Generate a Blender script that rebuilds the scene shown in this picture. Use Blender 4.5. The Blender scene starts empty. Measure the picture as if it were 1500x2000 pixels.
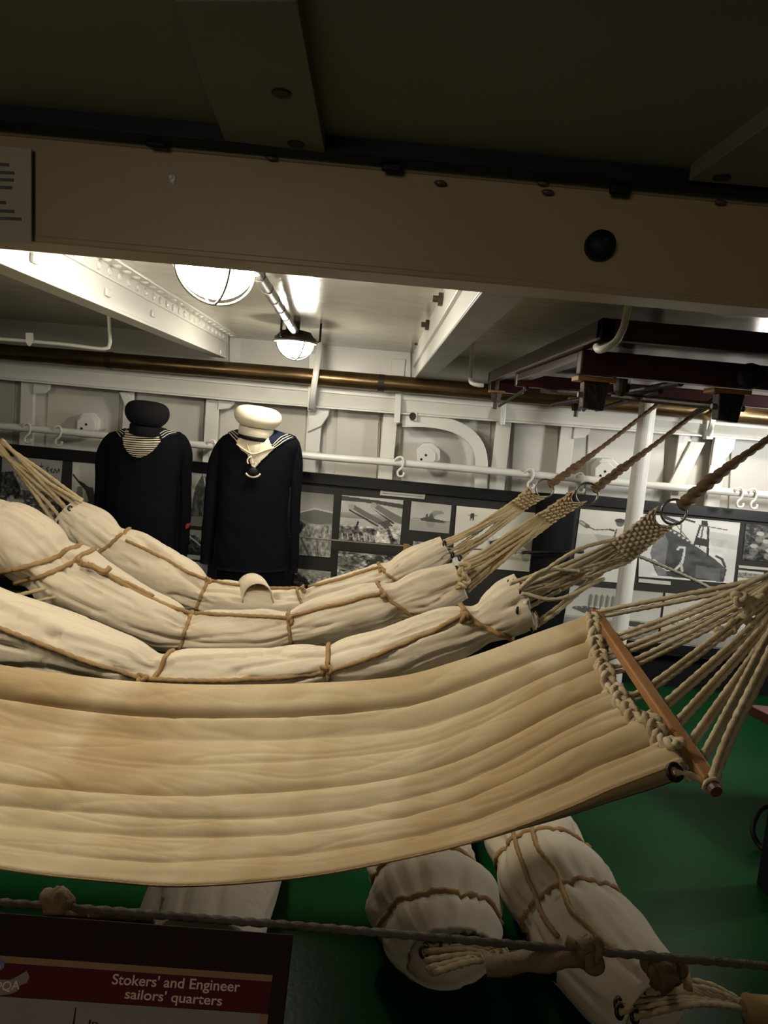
import bpy, math, random
from mathutils import Vector, Matrix, noise
from mathutils.bvhtree import BVHTree
random.seed(7)
S = bpy.context.scene
COL = S.collection
F = 1450.0
CZ = 1.35                      # eye height over the deck
EYE = Vector((0, 0, CZ))
# ---------------------------------------------------------------- camera
_d = Vector((-10 / F, 170 / F, -1)).normalized()
_r = math.radians(5.0)
_e = Vector((math.cos(_r), -math.sin(_r), 0)); _e = (_e - _d * _e.dot(_d)).normalized()
_z = _e.cross(_d)
ROT = Matrix((_e, _d, _z))     # camera space -> world
cam_data = bpy.data.cameras.new('camera'); cam = bpy.data.objects.new('camera', cam_data); COL.objects.link(cam)
cam_data.sensor_fit = 'HORIZONTAL'; cam_data.sensor_width = 36; cam_data.lens = 36 * F / 1500
cam_data.clip_start = 0.02; cam_data.clip_end = 60
cam.matrix_world = Matrix.Translation(EYE) @ ROT.to_4x4()
S.camera = cam
# ---------------------------------------------------------------- world, lights, exposure
S.view_settings.view_transform = 'Standard'; S.view_settings.look = 'None'
S.view_settings.gamma = 1; S.view_settings.use_curve_mapping = False
S.view_settings.exposure = 0.15
w = bpy.data.worlds.new('world'); S.world = w; w.use_nodes = True
w.node_tree.nodes['Background'].inputs[0].default_value = (0.9, 0.75, 0.55, 1)
w.node_tree.nodes['Background'].inputs[1].default_value = 0.05
def area(name, loc, target, size, power, color):
    l = bpy.data.lights.new(name, 'AREA'); l.size = size; l.energy = power; l.color = color
    o = bpy.data.objects.new(name, l); COL.objects.link(o); o.location = loc
    o.rotation_euler = (Vector(target) - Vector(loc)).to_track_quat('-Z', 'Y').to_euler()
    return o
GLOBE = 125.0                   # brightness of the caged lamp globes
area('lamp_light_left', (-1.7, 1.75, 1.68), (-0.5, 2.2, 0.4), 0.25, 9, (1, .90, .74))
area('fill_light_behind', (-0.5, -0.9, 1.60), (0.1, 1.6, 0.6), 0.5, 6, (1, .86, .68))  # added fill behind the camera for the near beam and hammock fronts
area('fill_light_right', (2.45, 2.5, 1.5), (1.3, 4.0, 0.95), 0.25, 26, (.98, .96, .92))  # added off-frame fill that brightens the right display board and stanchion

# ---------------------------------------------------------------- placing helpers
def ray(px, py): return ROT @ Vector(((px - 750) / F, (1000 - py) / F, -1))
def P(px, py, Y):
    r = ray(px, py); return EYE + r * (Y / r.y)
def HP(px, py, z):
    r = ray(px, py); return EYE + r * ((z - CZ) / r.z)
def XPt(px, py, X):
    r = ray(px, py); return EYE + r * (X / r.x)
class Plane:
    def __init__(s, o, n): s.o = Vector(o); s.n = Vector(n).normalized()
    def hit(s, px, py, off=0):
        r = ray(px, py); o = s.o
        b = EYE + r * ((o - EYE).dot(s.n) / r.dot(s.n))
        return b + s.n * off
    def front(s, px, py, off):          # true position of a pixel at an offset from the plane
        r = ray(px, py); o = s.o + s.n * off
        return EYE + r * ((o - EYE).dot(s.n) / r.dot(s.n))
def wloc(p):
    v = Vector((0, 0, 0))
    while p is not None: v += p.location; p = p.parent
    return v
def spl(pts, n):
    """Catmull-Rom through pts (tuples of any length), resampled to n points by length."""
    pts = [tuple(p) for p in pts]; k = len(pts[0]); out = []
    ext = [tuple(2 * a - b for a, b in zip(pts[0], pts[1]))] + pts + [tuple(2 * a - b for a, b in zip(pts[-1], pts[-2]))]
    for i in range(1, len(ext) - 2):
        for j in range(16):
            t = j / 16; a, b, c, d = ext[i - 1], ext[i], ext[i + 1], ext[i + 2]
            out.append([.5 * (2 * b[q] + (c[q] - a[q]) * t + (2 * a[q] - 5 * b[q] + 4 * c[q] - d[q]) * t * t + (3 * b[q] - a[q] - 3 * c[q] + d[q]) * t ** 3) for q in range(k)])
    out.append(list(pts[-1]))
    m = min(k, 3); L = [0]
    for a, b in zip(out, out[1:]): L.append(L[-1] + math.sqrt(sum((a[q] - b[q]) ** 2 for q in range(m))))
    res = []; j = 0
    for i in range(n):
        s = L[-1] * i / (n - 1)
        while j < len(L) - 2 and L[j + 1] < s: j += 1
        t = (s - L[j]) / max(1e-9, L[j + 1] - L[j]); t = min(1, max(0, t))
        res.append([out[j][q] * (1 - t) + out[j + 1][q] * t for q in range(k)])
    return res
def length(pts): return sum((b - a).length for a, b in zip(pts, pts[1:]))
class MB:
    def __init__(s): s.v = []; s.f = []
    def box(s, x0, x1, y0, y1, z0, z1, M=None):
        b = len(s.v)
        for z in (z0, z1):
            for x, y in ((x0, y0), (x1, y0), (x1, y1), (x0, y1)):
                p = Vector((x, y, z)); s.v.append(M @ p if M else p)
        for q in ((3, 2, 1, 0), (4, 5, 6, 7), (0, 1, 5, 4), (1, 2, 6, 5), (2, 3, 7, 6), (3, 0, 4, 7)): s.f.append([b + i for i in q])
        return s
    def prism(s, lo, hi):
        b = len(s.v); n = len(lo); s.v += list(lo) + list(hi)
        s.f.append([b + i for i in range(n)][::-1]); s.f.append([b + n + i for i in range(n)])
        for i in range(n): j = (i + 1) % n; s.f.append([b + i, b + j, b + n + j, b + n + i])
        return s
    def pp(s, pl, px, o0, o1):          # prism on a plane, outline given as seen on its front face
        hi = [pl.front(x, y, o1) for x, y in px]; lo = [h - pl.n * (o1 - o0) for h in hi]
        return s.prism(lo, hi)
    def tube(s, pts, r, n=10, closed=False, caps=True, lobes=0, pitch=1, amp=.2, sec=None):
        pts = [Vector(p) for p in pts]; m = len(pts); b = len(s.v)
        rs = r if isinstance(r, (list, tuple)) else [r] * m
        T = []
        for i in range(m):
            a = pts[i - 1] if (i > 0 or closed) else pts[i]; c = pts[(i + 1) % m] if (i < m - 1 or closed) else pts[i]
            t = c - a; T.append(t.normalized() if t.length > 1e-9 else Vector((1, 0, 0)))
        up = Vector((0, 0, 1)) if abs(T[0].z) < .9 else Vector((0, 1, 0))
        N = (up - T[0] * up.dot(T[0])).normalized(); d = 0
        for i in range(m):
            if i: d += (pts[i] - pts[i - 1]).length
            N = (N - T[i] * N.dot(T[i])); N.normalize(); B = T[i].cross(N)
            for k in range(n):
                a = 2 * math.pi * k / n
                if sec: cx, cy = sec[k]; s.v.append(pts[i] + N * cx + B * cy); continue
                rr = rs[i]; 
                if lobes: rr *= 1 + amp * math.cos(lobes * (a - 2 * math.pi * d / pitch))
                s.v.append(pts[i] + (N * math.cos(a) + B * math.sin(a)) * rr)
        for i in range(m if closed else m - 1):
            for k in range(n):
                a = b + i * n + k; c = b + i * n + (k + 1) % n; j = (i + 1) % m
                s.f.append([a, c, b + j * n + (k + 1) % n, b + j * n + k])
        if caps and not closed: s.f.append([b + k for k in range(n)][::-1]); s.f.append([b + (m - 1) * n + k for k in range(n)])
        return s
    def rope(s, pts, r, closed=False, n=9, fine=1.0):
        pts = [Vector(p) for p in pts]; L = length(pts); m = max(4, int(L / (r * 1.5 * fine)))
        if closed: pts = pts + [pts[0]]
        q = [Vector(x) for x in spl(pts, m)]
        if closed: q = q[:-1]
        return s.tube(q, r, n, closed=closed, lobes=3, pitch=r * 13, amp=.22)
    def lathe(s, prof, M, n=24, sy=1):
        b = len(s.v); m = len(prof)
        for r, z in prof:
            for k in range(n):
                a = 2 * math.pi * k / n; s.v.append(M @ Vector((r * math.cos(a), r * math.sin(a) * sy, z)))
        for i in range(m - 1):
            for k in range(n): s.f.append([b + i * n + k, b + i * n + (k + 1) % n, b + (i + 1) * n + (k + 1) % n, b + (i + 1) * n + k])
        s.f.append([b + k for k in range(n)][::-1]); s.f.append([b + (m - 1) * n + k for k in range(n)])
        return s
    def blob(s, c, r, sc=(1, 1, 1), n=10, bump=0):
        prof = [(math.sin(math.pi * i / n), -math.cos(math.pi * i / n)) for i in range(n + 1)]; b = len(s.v); c = Vector(c)
        for a, z in prof:
            for k in range(2 * n):
                t = math.pi * k / n; p = Vector((max(a, .02) * math.cos(t), max(a, .02) * math.sin(t), z))
                q = 1 + bump * noise.noise(p * 2.5 + c * 9); s.v.append(c + Vector((p.x * sc[0], p.y * sc[1], p.z * sc[2])) * r * q)
        for i in range(n):
            for k in range(2 * n): s.f.append([b + i * 2 * n + k, b + i * 2 * n + (k + 1) % (2 * n), b + (i + 1) * 2 * n + (k + 1) % (2 * n), b + (i + 1) * 2 * n + k])
        s.f.append([b + k for k in range(2 * n)][::-1]); s.f.append([b + n * 2 * n + k for k in range(2 * n)])
        return s
    def grid(s, rows, closed_u=False):
        b = len(s.v); m = len(rows); n = len(rows[0])
        for r in rows: s.v += r
        for i in range(m - 1):
            for k in range(n if closed_u else n - 1): s.f.append([b + i * n + k, b + i * n + (k + 1) % n, b + (i + 1) * n + (k + 1) % n, b + (i + 1) * n + k])
        return s
    def build(s, name, mat, parent=None, smooth=None, bevel=0, solid=0):
        o = wloc(parent); me = bpy.data.meshes.new(name)
        me.from_pydata([tuple(Vector(p) - o) for p in s.v], [], s.f); me.update()
        if smooth is None: smooth = len(s.f) > 40
        if smooth: me.polygons.foreach_set('use_smooth', [True] * len(me.polygons))
        me.materials.append(mat); ob = bpy.data.objects.new(name, me); COL.objects.link(ob); ob.parent = parent
        if bevel:
            b = ob.modifiers.new('bevel', 'BEVEL'); b.width = bevel; b.segments = 2; b.limit_method = 'ANGLE'
        if solid:
            b = ob.modifiers.new('solid', 'SOLIDIFY'); b.thickness = solid; b.offset = 0
        return ob
def inst(name, me, M, parent=None):
    ob = bpy.data.objects.new(name, me); COL.objects.link(ob); ob.parent = parent
    ob.matrix_local = Matrix.Translation(-wloc(parent)) @ M; return ob
def tag(o, label=None, cat=None, group=None, kind=None):
    if label: o['label'] = label
    if cat: o['category'] = cat
    if group: o['group'] = group
    if kind: o['kind'] = kind
    return o
def thing(name, loc, label, cat, group=None):
    o = bpy.data.objects.new(name, None); o.empty_display_size = .05; COL.objects.link(o); o.location = loc
    return tag(o, label, cat, group)
def bvh(ob):
    o = wloc(ob); me = ob.data
    return BVHTree.FromPolygons([v.co + o for v in me.vertices], [tuple(p.vertices) for p in me.polygons])
def cast(tree, px, py, off=0):
    r = ray(px, py).normalized(); h = tree.ray_cast(EYE, r)
    if h[0] is None: return None
    n = h[1]; n = -n if n.dot(r) > 0 else n
    return h[0] + n * off
def castline(tree, pts, off, n=48):
    q = spl(pts, n); out = [cast(tree, x[0], x[1], off) for x in q]
    return [o for o in out if o is not None]

# ---------------------------------------------------------------- materials
def mat(name, color, rough=.5, metal=0, bump=0, bscale=30, var=0, vscale=3, color2=None, stretch=(1, 1, 1), spec=.5, coat=0, fine=0, fscale=400, emit=0, sheen=0):
    m = bpy.data.materials.new(name); m.use_nodes = True; nt = m.node_tree; N = nt.nodes; L = nt.links
    b = N['Principled BSDF']; b.inputs['Base Color'].default_value = (*color, 1); b.inputs['Roughness'].default_value = rough
    b.inputs['Metallic'].default_value = metal; b.inputs['Specular IOR Level'].default_value = spec; b.inputs['Coat Weight'].default_value = coat
    b.inputs['Sheen Weight'].default_value = sheen
    if emit: b.inputs['Emission Color'].default_value = (*color, 1); b.inputs['Emission Strength'].default_value = emit
    if not (bump or var or fine): return m
    tc = N.new('ShaderNodeTexCoord'); mp = N.new('ShaderNodeMapping'); mp.inputs['Scale'].default_value = stretch; L.new(tc.outputs['Object'], mp.inputs[0])
    if var:
        n1 = N.new('ShaderNodeTexNoise'); n1.inputs['Scale'].default_value = vscale; n1.inputs['Detail'].default_value = 6; L.new(mp.outputs[0], n1.inputs['Vector'])
        r = N.new('ShaderNodeValToRGB'); r.color_ramp.elements[0].position = .5 - .22; r.color_ramp.elements[1].position = .5 + .2
        c2 = color2 or tuple(c * (1 - var) for c in color)
        r.color_ramp.elements[0].color = (*c2, 1); r.color_ramp.elements[1].color = (*color, 1)
        L.new(n1.outputs[0], r.inputs[0]); L.new(r.outputs[0], b.inputs['Base Color'])
    last = None
    for sc, st in ((bscale, bump), (fscale, fine)):
        if not st: continue
        n2 = N.new('ShaderNodeTexNoise'); n2.inputs['Scale'].default_value = sc; n2.inputs['Detail'].default_value = 4; L.new(mp.outputs[0], n2.inputs['Vector'])
        bp = N.new('ShaderNodeBump'); bp.inputs['Strength'].default_value = st; bp.inputs['Distance'].default_value = .01; L.new(n2.outputs[0], bp.inputs['Height'])
        if last: L.new(last.outputs[0], bp.inputs['Normal'])
        last = bp
    if last: L.new(last.outputs[0], b.inputs['Normal'])
    return m
M_white = mat('white_paint', (.70, .69, .63), .32, bump=.12, bscale=9, var=.12, vscale=2.5, fine=.05, fscale=60)
M_grey = mat('grey_white_paint', (.62, .62, .60), .45, bump=.15, bscale=8, var=.22, vscale=2, color2=(.55, .51, .42))
M_ceil = mat('ceiling_paint', (.58, .55, .45), .22, bump=.22, bscale=5, var=.2, vscale=7, color2=(.47, .43, .34), stretch=(1, 2, 1), fine=.08, fscale=22)
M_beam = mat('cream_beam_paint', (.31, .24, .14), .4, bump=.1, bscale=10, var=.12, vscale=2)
M_wall = mat('hull_paint', (.58, .58, .54), .5, bump=.2, bscale=5, var=.25, vscale=1.6, color2=(.50, .46, .36))
M_green = mat('green_deck_paint', (.005, .045, .012), .30, spec=.04, bump=.12, bscale=3, var=.3, vscale=2, fine=.06, fscale=60)
M_brass = mat('tarnished_brass', (.20, .13, .06), .30, metal=.9, bump=.1, bscale=14, var=.6, vscale=5, stretch=(1, 5, 5))
M_dark = mat('dark_board', (.15, .142, .13), .8, bump=.05, bscale=5, var=.2)
M_black = mat('black_metal', (.004, .004, .005), .6, spec=.25)
M_iron = mat('dark_iron', (.045, .032, .026), .45, metal=.6, bump=.4, bscale=40, var=.5, vscale=20)
M_gal = mat('galvanised_iron', (.22, .21, .18), .4, metal=.8, bump=.1, bscale=30)
M_bolt = mat('bolt_rust', (.07, .045, .03), .5, bump=.3, bscale=60)
M_maroon = mat('maroon_table_paint', (.040, .008, .010), .32, bump=.05, bscale=20, var=.3, vscale=4)
M_boardblack = mat('display_black', (.006, .006, .007), .35)
M_backing = mat('display_backing', (.020, .017, .013), .7, var=.2)
M_navy = mat('navy_wool', (.0055, .0055, .0075), .95, spec=.08, bump=.3, bscale=25, fine=.5, fscale=500)
M_collar = mat('navy_collar', (.008, .012, .026), .85, spec=.2, fine=.4, fscale=500)
M_capblack = mat('black_cap_wool', (.009, .008, .009), .95, spec=.15, fine=.4)
M_capwhite = mat('white_cap_cloth', (.70, .63, .48), .85, fine=.3, bump=.2, bscale=20)
M_cloth = mat('cream_silk', (.62, .55, .40), .7, bump=.3, bscale=25)
M_red = mat('red_badge', (.25, .02, .02), .8)
M_print = mat('white_card', (.50, .48, .42), .7)
M_ink = mat('grey_ink', (.10, .10, .10), .7)
M_wood = mat('spreader_wood', (.34, .165, .06), .42, bump=.15, bscale=20, var=.35, vscale=8, stretch=(1, 1, 1), fine=.1)
M_woodend = mat('stained_wood_end', (.10, .04, .03), .5)
def rope_mat(name, c, c2, sc=14): return mat(name, c, .85, spec=.2, var=.4, vscale=sc, color2=c2, bump=.3, bscale=150, fine=.5, fscale=900)
M_cord = rope_mat('cotton_cord', (.56, .45, .26), (.44, .33, .17))
M_cord2 = rope_mat('pale_cord', (.62, .52, .34), (.44, .34, .20))
M_lash = rope_mat('tan_lashing', (.44, .28, .12), (.30, .19, .09))
M_brownrope = rope_mat('brown_rope', (.20, .125, .06), (.11, .07, .038), 30)
M_greyrope = rope_mat('grey_wire_rope', (.10, .085, .065), (.05, .04, .03))
M_thread = rope_mat('thin_line', (.30, .27, .20), (.2, .18, .13))
def canvas(name, c, c2, stain=None, sscale=2.2):
    m = mat(name, c, .9, spec=.15, var=.2, vscale=3.2, color2=c2, bump=.10, bscale=9, fine=.35, fscale=700, sheen=.05)
    if stain:
        nt = m.node_tree; N = nt.nodes; L = nt.links; b = N['Principled BSDF']; src = b.inputs['Base Color'].links[0].from_socket
        tc = N.new('ShaderNodeTexCoord'); n = N.new('ShaderNodeTexNoise'); n.inputs['Scale'].default_value = sscale; n.inputs['Detail'].default_value = 3; n.inputs['Distortion'].default_value = .6
        L.new(tc.outputs['Object'], n.inputs['Vector']); r = N.new('ShaderNodeValToRGB'); r.color_ramp.elements[0].position = .44; r.color_ramp.elements[1].position = .62
        mx = N.new('ShaderNodeMix'); mx.data_type = 'RGBA'; L.new(n.outputs[0], r.inputs[0]); L.new(r.outputs[0], mx.inputs[0]); L.new(src, mx.inputs[6]); mx.inputs[7].default_value = (*stain, 1)
        L.new(mx.outputs[2], b.inputs['Base Color'])
    return m
M_can1 = canvas('canvas_cream', (.66, .57, .42), (.60, .51, .37))
M_can2 = canvas('canvas_warm_lit', (.50, .41, .26), (.43, .34, .20), stain=(.35, .25, .125))  # warm light near the open hammock tinted into its base colour; stains are real
M_can3 = canvas('canvas_floor', (.58, .51, .39), (.50, .43, .32))
M_globe = mat('lamp_glass_lit', (1, .93, .80), .3, emit=GLOBE)

# ================================================================ the setting
st = lambda o: tag(o, kind='structure')
H = CZ + .42
st(MB().box(-4, 4.5, -2, 6, -.05, 0).build('floor', M_green))
st(MB().box(-4, 4.5, -2, 6, H, H + .05).build('ceiling', M_ceil))
st(MB().box(-4.05, -4, -2, 6, -.05, H + .05).build('wall_left', M_white))
st(MB().box(4.5, 4.55, -2, 6, -.05, H + .05).build('wall_right', M_white))
st(MB().box(-4, 4.5, -2.05, -2, -.05, H + .05).build('wall_back', M_white))
WK = .05
WN = Vector((-WK, -1, 0)).normalized()
WALL = Plane((0, 4.30, 0), WN)
def wy(x): return 4.30 - WK * x
wall = st(MB().prism([Vector((-4, wy(-4), 0)), Vector((4.5, wy(4.5), 0)), Vector((4.5, wy(4.5) + .06, 0)), Vector((-4, wy(-4) + .06, 0))],
             [Vector((-4, wy(-4), H)), Vector((4.5, wy(4.5), H)), Vector((4.5, wy(4.5) + .06, H)), Vector((-4, wy(-4) + .06, H))]).build('wall_far', M_wall))
# upper white plates of the hull side between ceiling beams
MB().pp(WALL, [(448, 640), (802, 680), (802, 790), (448, 750)], 0, .02).build('plate', M_white, wall, bevel=.003)
MB().pp(WALL, [(765, 700), (792, 702), (789, 735), (763, 733)], .02, .035).build('lug_plate', M_white, wall, bevel=.003)
# hull plates, slightly proud of each other
for x0, x1, dz in ((-120, 30, .015), (95, 235, .012), (268, 400, .02), (432, 600, .012), (640, 745, .018), (660, 742, .03), (790, 960, .012), (1005, 1092, .018), (1150, 1390, .012), (1260, 1300, .03), (1430, 1600, .015)):
    y = lambda x: 880 + .088 * (x - 400)
    MB().pp(WALL, [(x0, y(x0) - 130), (x1, y(x1) - 130), (x1 - 8, y(x1) + 60), (x0 - 8, y(x0) + 60)], 0, dz).build('hull_plate', M_grey, wall, bevel=.004)
# vertical frames with knees
for x, w_, kn in ((54, 26, 1), (252, 20, 0), (416, 26, 1), (617, 28, 2), (764, 28, 1), (985, 30, 0), (1111, 28, 1), (1340, 26, 0), (1410, 30, 2)):
    yt = 735 + .082 * x
    a = .088 + (x - 740) / 12500
    def pt(dx, dy): return (x + dx - a * dy, yt + dy)
    f = MB().pp(WALL, [pt(-w_ / 2, 0), pt(w_ / 2, 0), pt(w_ / 2, 400), pt(-w_ / 2, 400)], .085, .10)
    f.pp(WALL, [pt(-3, 0), pt(3, 0), pt(3, 400), pt(-3, 400)], 0, .086)
    rib = f.build('frame_rib', M_white, wall, bevel=.003)
    if kn == 1:
        arc = [pt(w_ / 2 - 2, 8), pt(w_ / 2 + 30, 10), pt(w_ / 2 + 29, 20), pt(w_ / 2 + 20, 29), pt(w_ / 2 - 2, 31)]
        MB().pp(WALL, arc, .088, .112).build('knee', M_white, rib, bevel=.003)
    if kn == 2:
        arc = [pt(-w_ / 2 + 2, 2), pt(w_ / 2 + 14, 4), pt(w_ / 2 + 12, 26), pt(w_ / 2, 46), pt(-w_ / 2 + 2, 58)]
        MB().pp(WALL, arc, .088, .125).build('knee', M_white, rib, bevel=.003)
    for dy in (150,):
        MB().pp(WALL, [pt(-w_ / 2 - 22, dy), pt(-w_ / 2 - 2, dy), pt(-w_ / 2 - 2, dy + 30), pt(-w_ / 2 - 24, dy + 30)], .01, .05).build('chock', M_grey, rib, bevel=.003)
# slanted braces
for q in ([(232, 765), (252, 767), (262, 800), (248, 802)], [(1350, 862), (1378, 864), (1330, 960), (1300, 958)]):
    MB().pp(WALL, q, .1, .12).build('brace', M_white, wall, bevel=.003)
# octagonal bolt bosses
for cx, cy, R in ((172, 828, 25), (836, 888, 25), (1186, 920, 27)):
    o8 = [(cx + R * math.cos(math.radians(22.5 + 45 * k)), cy + R * math.sin(math.radians(22.5 + 45 * k))) for k in range(8)]
    o9 = [(cx - 4 + R * .8 * math.cos(math.radians(22.5 + 45 * k)), cy + 3 + R * .8 * math.sin(math.radians(22.5 + 45 * k))) for k in range(8)]
    b = MB().pp(WALL, o8, 0, .10).build('boss', M_white, wall, bevel=.006)
    MB().pp(WALL, o9, .10, .125).build('boss_cap', M_white, b, bevel=.005)
    for dx, dy in ((0, -2), (-9, 6)):
        MB().pp(WALL, [(cx - 4 + dx + 2.6 * math.cos(k), cy + 3 + dy + 2.6 * math.sin(k)) for k in range(0, 6)], .12, .127).build('bolt_hole', M_black, b)
# curved bracket
c = spl([(786, 822), (840, 823), (890, 834), (925, 858), (940, 895), (938, 960)], 26)
mb = MB(); rows = []
for i, (x, y) in enumerate(c):
    a = c[max(0, i - 1)]; b = c[min(25, i + 1)]; t = Vector((b[0] - a[0], b[1] - a[1])).normalized(); n = Vector((-t.y, t.x)) * 12
    q = [WALL.front(x + n.x, y + n.y, .15), WALL.front(x - n.x, y - n.y, .15)]
    rows.append([q[0], q[1], q[1] - WN * .05, q[0] - WN * .05, q[0]])
mb.grid(rows).build('curved_bracket', M_white, wall, smooth=False, bevel=.002)
# stringer along the wall
ct = [(-400, 664), (0, 700), (500, 746), (900, 781), (1500, 829), (1900, 862)]; cb = [(-400, 700), (0, 738), (500, 784), (900, 815), (1500, 859), (1900, 890)]
mb = MB(); rows = []
for (x, y), (x2, y2) in zip(ct, cb):
    a = WALL.front(x, y, .16); m_ = WALL.front(x, y + 9, .16); b = WALL.front(x2, y2 - 2, .145); b2 = WALL.front(x2, y2, .17)
    lift = Vector((0, 0, .008))
    rows.append([a - WN * .14, a + lift * .3 - WN * .14 + lift, a + lift, a + WN * .012, m_ + WN * .012, m_, b, b2, b2 - lift, b - lift - WN * .12])
stringer = st(mb.grid(rows).build('trim_1', M_white, smooth=False))
for x, y0, y1, w_ in ((610, 690, 802, 13), (778, 768, 826, 12), (984, 788, 830, 10), (1389, 790, 858, 14)):
    MB().pp(WALL, [(x - w_ / 2, y0), (x + w_ / 2, y0), (x + w_ / 2 - 3, y1), (x - w_ / 2 - 3, y1)], .15, .20).build('clamp_plate', M_white, stringer, bevel=.003)
MB().pp(WALL, [(800, 806), (815, 804), (814, 822), (800, 820)], .15, .18).build('pipe_stub', M_white, stringer, bevel=.002)
MB().pp(WALL, [(806 + 7 * math.cos(k * .7), 813 + 8 * math.sin(k * .7)) for k in range(9)], .16, .182).build('pipe_end', M_iron, stringer)
# baseboard behind the display boards
st(MB().prism([Vector((-4, wy(-4) - .08, 0)), Vector((4.5, wy(4.5) - .08, 0)), Vector((4.5, wy(4.5), 0)), Vector((-4, wy(-4), 0))],
              [Vector((-4, wy(-4) - .08, .16)), Vector((4.5, wy(4.5) - .08, .16)), Vector((4.5, wy(4.5), .16)), Vector((-4, wy(-4), .16))]).build('baseboard_far', M_black))
# ---- near cross beam
YB1 = HP(750, 535, CZ + .213).y; YB2 = HP(750, 554, CZ + .213).y
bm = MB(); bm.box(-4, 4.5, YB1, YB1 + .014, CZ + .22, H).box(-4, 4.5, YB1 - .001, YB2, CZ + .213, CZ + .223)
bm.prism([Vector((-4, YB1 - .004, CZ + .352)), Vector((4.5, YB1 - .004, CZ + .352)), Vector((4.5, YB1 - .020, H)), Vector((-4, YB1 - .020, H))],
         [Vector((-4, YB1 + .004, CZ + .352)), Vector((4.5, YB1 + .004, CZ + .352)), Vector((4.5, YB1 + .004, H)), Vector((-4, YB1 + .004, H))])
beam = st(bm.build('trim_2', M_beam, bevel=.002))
for x, y in ((1060, 357), (1070, 375), (860, 357), (1408, 395), (530, 308)):
    c = P(x, y, YB1 - .01); MB().blob(c, .006, (1.5, .5, .6), 6).build('rivet', M_bolt, beam)
c = P(338, 350, YB1); MB().blob(c, .006, (.8, .8, 1.2), 8, .3).blob(P(334, 346, YB1 - .004), .0035, n=6).build('screw', M_white, beam)
c = P(1169, 482, YB1); k = MB().lathe([(.021, 0), (.021, .012), (.018, .022), (.004, .024)], Matrix.Translation(c) @ Matrix.Rotation(math.pi / 2, 4, 'X'), 20)
k.tube([c + Vector((.006, -.012, .004)), P(1184, 462, YB1 - .025)], [.013, .007], 10).build('dark_knob', M_black, beam)
# ---- left fore-and-aft beam with rivets
X1 = -.87
lb = MB()
ya, yb = YB2 + .001, 4.15
zb = lambda y: CZ + (.285 + .01 * (y - 1.2) / 2.9)
lb.prism([Vector((X1 - .012, ya, zb(ya))), Vector((X1 - .012, yb, zb(yb))), Vector((X1 - .012, yb, H)), Vector((X1 - .012, ya, H))],
         [Vector((X1, ya, zb(ya))), Vector((X1, yb, zb(yb))), Vector((X1, yb, H)), Vector((X1, ya, H))])
lb.prism([Vector((X1 - .07, ya, zb(ya) - .006)), Vector((X1 - .07, yb, zb(yb) - .006)), Vector((X1 + .006, yb, zb(yb) - .006)), Vector((X1 + .006, ya, zb(ya) - .006))],
         [Vector((X1 - .07, ya, zb(ya) + .006)), Vector((X1 - .07, yb, zb(yb) + .006)), Vector((X1 + .006, yb, zb(yb) + .006)), Vector((X1 + .006, ya, zb(ya) + .006))])
lb.box(X1, X1 + .010, ya, yb, H - .048, H).box(X1, X1 + .062, ya, yb, H - .009, H)
lbeam = st(lb.build('trim_3', M_white, bevel=.0015))
rv = MB().blob((0, 0, 0), .015, (1, 1, .55), 5).build('rivet', M_white, lbeam)
rv.location = Vector((X1 + .036, 1.5, H - .009)); me = rv.data
y = 1.63
while y < 4.1: inst('rivet', me, Matrix.Translation((X1 + .036, y, H - .009)), lbeam); y += .088
y = 1.55
while y < 4.1: inst('rivet', me, Matrix.Translation((X1 + .010, y, H - .027)) @ Matrix.Rotation(math.pi / 2, 4, 'Y'), lbeam); y += .088
for (x, y, s_) in ((65, 505, 10), (208, 572, 8), (297, 613, 9), (430, 688, 7)):
    c = XPt(x, y, X1); MB().box(c.x, c.x + .010, c.y - .02, c.y + .02, c.z - .012, c.z + .012).build('lug', M_white, lbeam, bevel=.004)
# ---- right fore-and-aft beam with bolts
X2 = .17
rb = MB(); zc = CZ + .268
rb.box(X2, X2 + .012, ya, yb, zc, H).box(X2 - .012, X2, ya, yb, H - .09, H - .0)
rbeam = st(rb.build('trim_4', M_white, bevel=.002))
MB().box(X2 + .001, X2 + .085, ya, yb, zc - .006, zc + .004).build('bottom_flange', mat('dark_grey_flange', (.17, .16, .12), .4, bump=.2, bscale=12, var=.4, vscale=6), rbeam, bevel=.002)  # mottled dark grey, darker than the rest of the beam
for x, y in ((865, 585), (838, 635), (816, 667), (805, 687)):
    c = XPt(x, y, X2 - .012)
    hexa = [(math.cos(math.radians(60 * k)) * .021, math.sin(math.radians(60 * k)) * .021) for k in range(6)]
    b = MB().prism([Vector((c.x, c.y + a, c.z + d)) for a, d in hexa], [Vector((c.x - .014, c.y + a, c.z + d)) for a, d in hexa]).build('bolt', M_bolt, rbeam)
    MB().tube([c + Vector((-.014, 0, 0)), c + Vector((-.030, 0, 0))], .010, 10).build('bolt_shank', M_bolt, b)
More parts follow.
